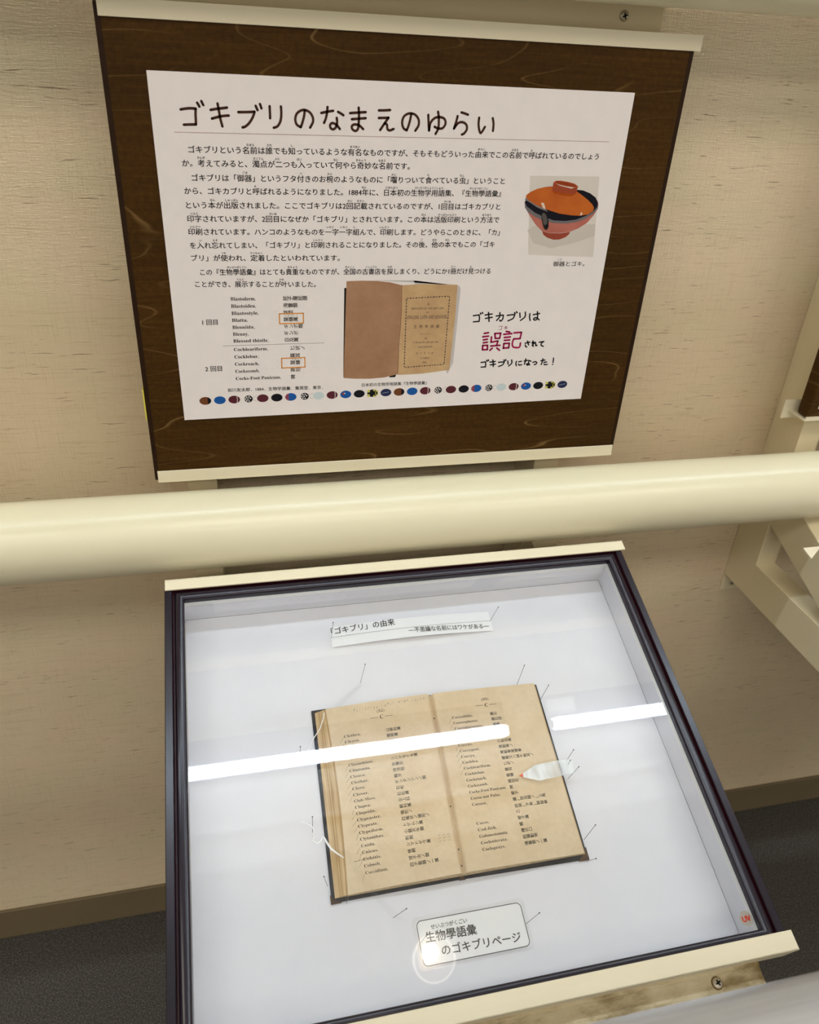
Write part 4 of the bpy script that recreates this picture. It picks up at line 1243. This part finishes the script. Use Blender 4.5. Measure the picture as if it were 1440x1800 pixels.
# ------------------------------------------------------------------ insect pins
PINS = [
    ((0.1105, 0.3513), (0.1147, 0.3591), 'pin standing by itself above the left page, between book and title strip'),
    ((0.2716, 0.3271), (0.2771, 0.3374), 'pin at the top edge of the right page, near its upper right corner'),
    ((0.2932, 0.3095), (0.2957, 0.3125), 'pin against the right cover just below its upper corner'),
    ((0.0421, 0.2800), (0.0421, 0.2834), 'pin beside the left cover under the bright lamp reflection'),
    ((0.2950, 0.2385), (0.3000, 0.2438), 'upper pin at the arrow tail, its head standing clear above the film'),
    ((0.2945, 0.2328), (0.2940, 0.2346), 'middle pin whose head shows within the tail of the clear arrow'),
    ((0.2955, 0.2252), (0.2997, 0.2271), 'lower pin at the arrow tail, under its bottom corner'),
    ((0.2925, 0.1680), (0.2975, 0.1731), 'pin leaning from the right cover close to its lower corner'),
    ((0.2890, 0.1497), (0.2882, 0.1453), 'pin lying nearly level past the lower right corner of the book'),
    ((0.0461, 0.2128), (0.0458, 0.2188), 'pin beside the left cover where the white thread is tied'),
    ((0.0536, 0.1665), (0.0497, 0.1687), 'pin leaning away from the left cover near its lower corner'),
    ((0.0679, 0.1503), (0.0677, 0.1497), 'short pin under the lower left corner of the book'),
    ((0.1054, 0.1329), (0.1138, 0.1332), 'bare pin between the lower left of the book and the label card'),
    ((0.2181, 0.1091), (0.2246, 0.1116), 'pin at the right end of the rounded label card'),
    ((0.1229, 0.1090), (0.1268, 0.1113), 'pin at the left end of the rounded label card'),
    ((0.0880, 0.4062), (0.0892, 0.4104), 'pin through the left end of the title strip'),
    ((0.2628, 0.4057), (0.2680, 0.4086), 'pin through the right end of the title strip'),
]
proto = None
for (bx, bs), (hx, hs), lab in PINS:
    a = Vector((bx, bs, FLOOR_N + 0.0001))
    head = Vector((hx, hs, -0.0215))
    if lab.startswith('middle pin'):
        a = Vector((bx, bs, FLOOR_N + 0.0001)); head = Vector((0.2938, 0.2346, -0.0225))
    d = head - a
    if proto is None:
        p = empty('insect_pin', CASE_M)
        mb = MB(); mb.tube([(0, 0, 0), (0, 0, 0.0255)], 0.00022, M_PIN, 8); mb.build('shaft', p, smooth=True)
        mb = MB()
        mb.lathe([(0.0001, -0.0006), (0.0004, -0.0005), (0.00065, 0), (0.0004, 0.0005), (0.0001, 0.0006)], (0, 0, 0.0258), M_PINHEAD, 12)
        mb.build('head', p, smooth=True)
        proto = p
    else:
        p = copy_tree(proto)
    rot = d.to_track_quat('Z', 'Y').to_matrix().to_4x4()
    sc = Matrix.Diagonal((1, 1, d.length / 0.0258, 1))
    p.matrix_world = CASE_M @ Matrix.Translation(a) @ rot @ sc
    tag(p, lab, 'pin', 'insect pins in the case')

# ------------------------------------------------------------------ nylon threads and clear film bands that hold the pages
t = in_case('page_thread')
tag(t, 'white nylon thread curving down from the upper left corner of the pages', 'thread', 'white threads at the book')
mb = MB()
pts = [(0.0692, 0.3186), (0.0670, 0.3120), (0.0631, 0.3032), (0.0570, 0.2960), (0.0510, 0.2895), (0.0460, 0.2820), (0.0423, 0.2757)]
mb.tube([(x, s, FLOOR_N + (0.0135 if x > 0.058 else 0.0135 * max(0.05, (x - 0.0415) / 0.0165))) for x, s in pts], 0.00042, M_THREAD, 8); mb.build('strand', t, smooth=True)
t = in_case('page_thread')
tag(t, 'knotted white nylon thread across the lower left page edges', 'thread', 'white threads at the book')
mb = MB()
pts = [(0.0472, 0.2064, .012), (0.0458, 0.2045, .0125), (0.0449, 0.2017, .013), (0.0478, 0.1996, .013), (0.0512, 0.2008, .0135), (0.0532, 0.2040, .0138), (0.0545, 0.2035, .0138), (0.0566, 0.1985, .0138),
       (0.0595, 0.1930, .0135), (0.0645, 0.1882, .0130), (0.0695, 0.1845, .0115)]
mb.tube([(x, s, FLOOR_N + z) for x, s, z in pts], [0.0007] * 6 + [0.0007, 0.0009, 0.0009, 0.0007, 0.0004], M_THREAD, 8); mb.build('strand', t, smooth=True)
t = in_case('page_thread')
tag(t, 'short loose end of white thread left of the knot, by the left cover', 'thread', 'white threads at the book')
mb = MB(); mb.tube([(0.0359, 0.2201, FLOOR_N + .012), (0.0400, 0.2185, FLOOR_N + .0125), (0.0451, 0.2152, FLOOR_N + .0125), (0.0468, 0.2110, FLOOR_N + .0125), (0.0458, 0.2080, FLOOR_N + .0123)], 0.00042, M_THREAD, 8); mb.build('strand', t, smooth=True)
for P, z0, lab in (([(0.1081, 0.3491, .003), (0.1125, 0.3481, .003), (0.0850, 0.3225, .0112), (0.0795, 0.3250, .010)], 0, 'clear film band running from a pin to the upper left page'),
                   ([(0.0672, 0.1915, .0098), (0.0745, 0.1905, .0105), (0.0905, 0.1560, .0118), (0.1145, 0.1290, .0012), (0.1037, 0.1325, .0012), (0.0835, 0.1585, .0114)], 0, 'clear film band across the lower left corner of the pages')):
    t = in_case('film_band')
    tag(t, lab, 'film', 'clear film bands')
    mb = MB()
    fs = [(0, 1, 2, 3)] if len(P) == 4 else [(0, 1, 2, 5), (5, 2, 3, 4)]
    mb.add([(x, s, FLOOR_N + z) for x, s, z in P], fs, M_FILM)
    mb.build('film', t)

# ------------------------------------------------------------------ the next display, mostly out of the frame
b2 = empty('display_board', Matrix.Translation((0.6762, 0.7380, CZ - 0.3700)))
mb = MB(); mb.box((0, 0, 0), (0.42, 0.0185, 0.36), M_WOOD); mb.build('panel', b2, bevel=0.002)
mb = MB()
mb.box((-0.012, 0.0285, -0.012), (0.42, 0.030, 0.012), M_CAP)
mb.box((-0.002, -0.0022, -0.0030), (0.42, -0.0005, 0.0020), M_CAP)
mb.add([(-0.004, 0.0285, -0.003), (-0.004, -0.002, -0.003), (0.42, -0.002, -0.003), (0.42, 0.0285, -0.003), (-0.004, 0.0285, -0.0015), (-0.004, -0.002, -0.0015), (0.42, -0.002, -0.0015), (0.42, 0.0285, -0.0015)],
       [(0, 1, 2, 3), (4, 7, 6, 5), (0, 4, 5, 1), (1, 5, 6, 2), (2, 6, 7, 3), (3, 7, 4, 0)], M_CAP)
mb.build('cap_strip', b2)
tag(b2, 'corner of another dark board in a cream strip at the right edge, above the handrail', 'board', 'dark wooden display boards')
p2 = empty('poster', Matrix.Translation((0.6875, 0.7378, CZ - 0.358)) @ Matrix.Rotation(math.pi / 2, 4, 'X'))
mb = MB(); mb.box((0, 0, 0.0003), (0.38, 0.31, 0.001), M_PAPER); mb.build('sheet', p2)
tag(p2, 'sliver of a white sheet on the dark board at the right edge', 'poster')
mb = MB()                                       # triangular tab at the end of the next stand's cap strip
A3 = [(0.6486, 0.4337), (0.6511, 0.4178), (0.6680, 0.4300), (0.6990, 0.4325), (0.6990, 0.4337)]
vs = [(x,) + case_yz(s, n) for n in (0.0, -0.0020) for x, s in A3]
mb.add(vs, [(0, 1, 2, 3, 4), (9, 8, 7, 6, 5), (0, 5, 6, 1), (1, 6, 7, 2), (2, 7, 8, 3), (3, 8, 9, 4), (4, 9, 5, 0)], M_CAP)
o = mb.build('cap_tab', stand2)
o.matrix_parent_inverse = stand2.matrix_world.inverted()
c2 = make_case(depth=False)
c2.matrix_world = Matrix.Translation(Vector((NX, -0.031 * math.cos(TILT), -0.031 * math.sin(TILT)))) @ CASE_M
tag(c2, 'next dark framed case beyond the right edge, set on the bare bracket', 'display case', 'dark framed glazed cases')

# ================================================================== lamps
CEIL = 2.60


def make_lamp(x0, x1):
    L = empty('tube_lamp', Matrix.Translation((x0, 0.546, CEIL)))
    mb = MB(); mb.box((0, -0.062, -0.022), (x1 - x0, 0.062, 0), M_LAMPBODY); mb.build('lamp_body', L, bevel=0.002)
    mb = MB(); mb.tube([(0.006, -0.034, -0.048), (0.02, -0.034, -0.048), (x1 - x0 - 0.02, -0.034, -0.048), (x1 - x0 - 0.006, -0.034, -0.048)], [0.016, 0.0195, 0.0195, 0.016], M_TUBE, 28); mb.build('tube', L, smooth=True)
    for x in (0.0, x1 - x0 - 0.006):
        mb = MB(); mb.box((x, -0.048, -0.066), (x + 0.006, -0.020, -0.022), M_WHITE); mb.build('socket', L)
    return L


l1 = make_lamp(-0.42, 0.832)
tag(l1, 'ceiling tube lamp straight above the case, whose reflection crosses the book', 'lamp', 'ceiling tube lamps')
l2 = make_lamp(0.980, 2.232)
tag(l2, 'ceiling tube lamp to the right, reflected in the glass right of the book', 'lamp', 'ceiling tube lamps')
mb = MB(); mb.box((0.008, 0.000, -0.0240), (0.108, 0.048, -0.0222), M_WHITE)
mb.box((0.012, 0.003, -0.0245), (0.100, 0.007, -0.0240), M_INKSOFT); mb.build('rating_label', l2)
l0 = make_lamp(-1.83, -0.57)
tag(l0, 'ceiling tube lamp to the left of the case', 'lamp', 'ceiling tube lamps')

pan = None  # unseen panels added as frontal fill light, wide to soften shadows
for yy, rowname in ((-0.85, 'nearer'), (-2.10, 'farther')):
    for xx, side in ((-1.25, 'left'), (0.18, 'middle'), (1.61, 'right')):
        if pan is None:
            pan = empty('added_fill_panel', Matrix.Translation((xx, yy, CEIL)))
            mb = MB(); mb.box((-0.62, -0.31, -0.030), (0.62, 0.31, 0.0), M_WHITE); mb.build('housing', pan, bevel=0.004)
            mb = MB(); mb.box((-0.60, -0.29, -0.034), (0.60, 0.29, -0.0302), M_PANEL); mb.build('diffuser', pan)
            lr = pan
        else:
            lr = copy_tree(pan)
            lr.location = (xx, yy, CEIL)
        tag(lr, 'unseen ceiling panel added as fill light, %s one in the row %s the wall' % (side, 'nearer to' if rowname == 'nearer' else 'farther from'), 'lamp', 'added ceiling fill panels')

dl = empty('downlight', Matrix.Translation((0.491, -0.122, CEIL)))
mb = MB()
mb.lathe([(0.0665, 0.0), (0.0665, -0.006), (0.0645, -0.0085), (0.0615, -0.0075)], (0, 0, 0), M_RIM, 48)
mb.build('trim_ring', dl, smooth=True)
mb = MB()
mb.lathe([(0.0615, -0.0070), (0.052, -0.0062), (0.040, -0.0050), (0.020, -0.0045), (0.0001, -0.0045)], (0, 0, 0), M_REFLGLOW, 48)
mb.build('diffuser', dl, smooth=True)  # the bulb's reflector, its lit look painted in as glow
mb = MB(); mb.lathe([(0.025, -0.0048), (0.025, -0.010), (0.021, -0.014), (0.0001, -0.016)], (-0.010, 0.020, 0), M_DOWN, 32); mb.build('bulb', dl, smooth=True)
tag(dl, 'round warm ceiling downlight reflected over the label card', 'lamp')
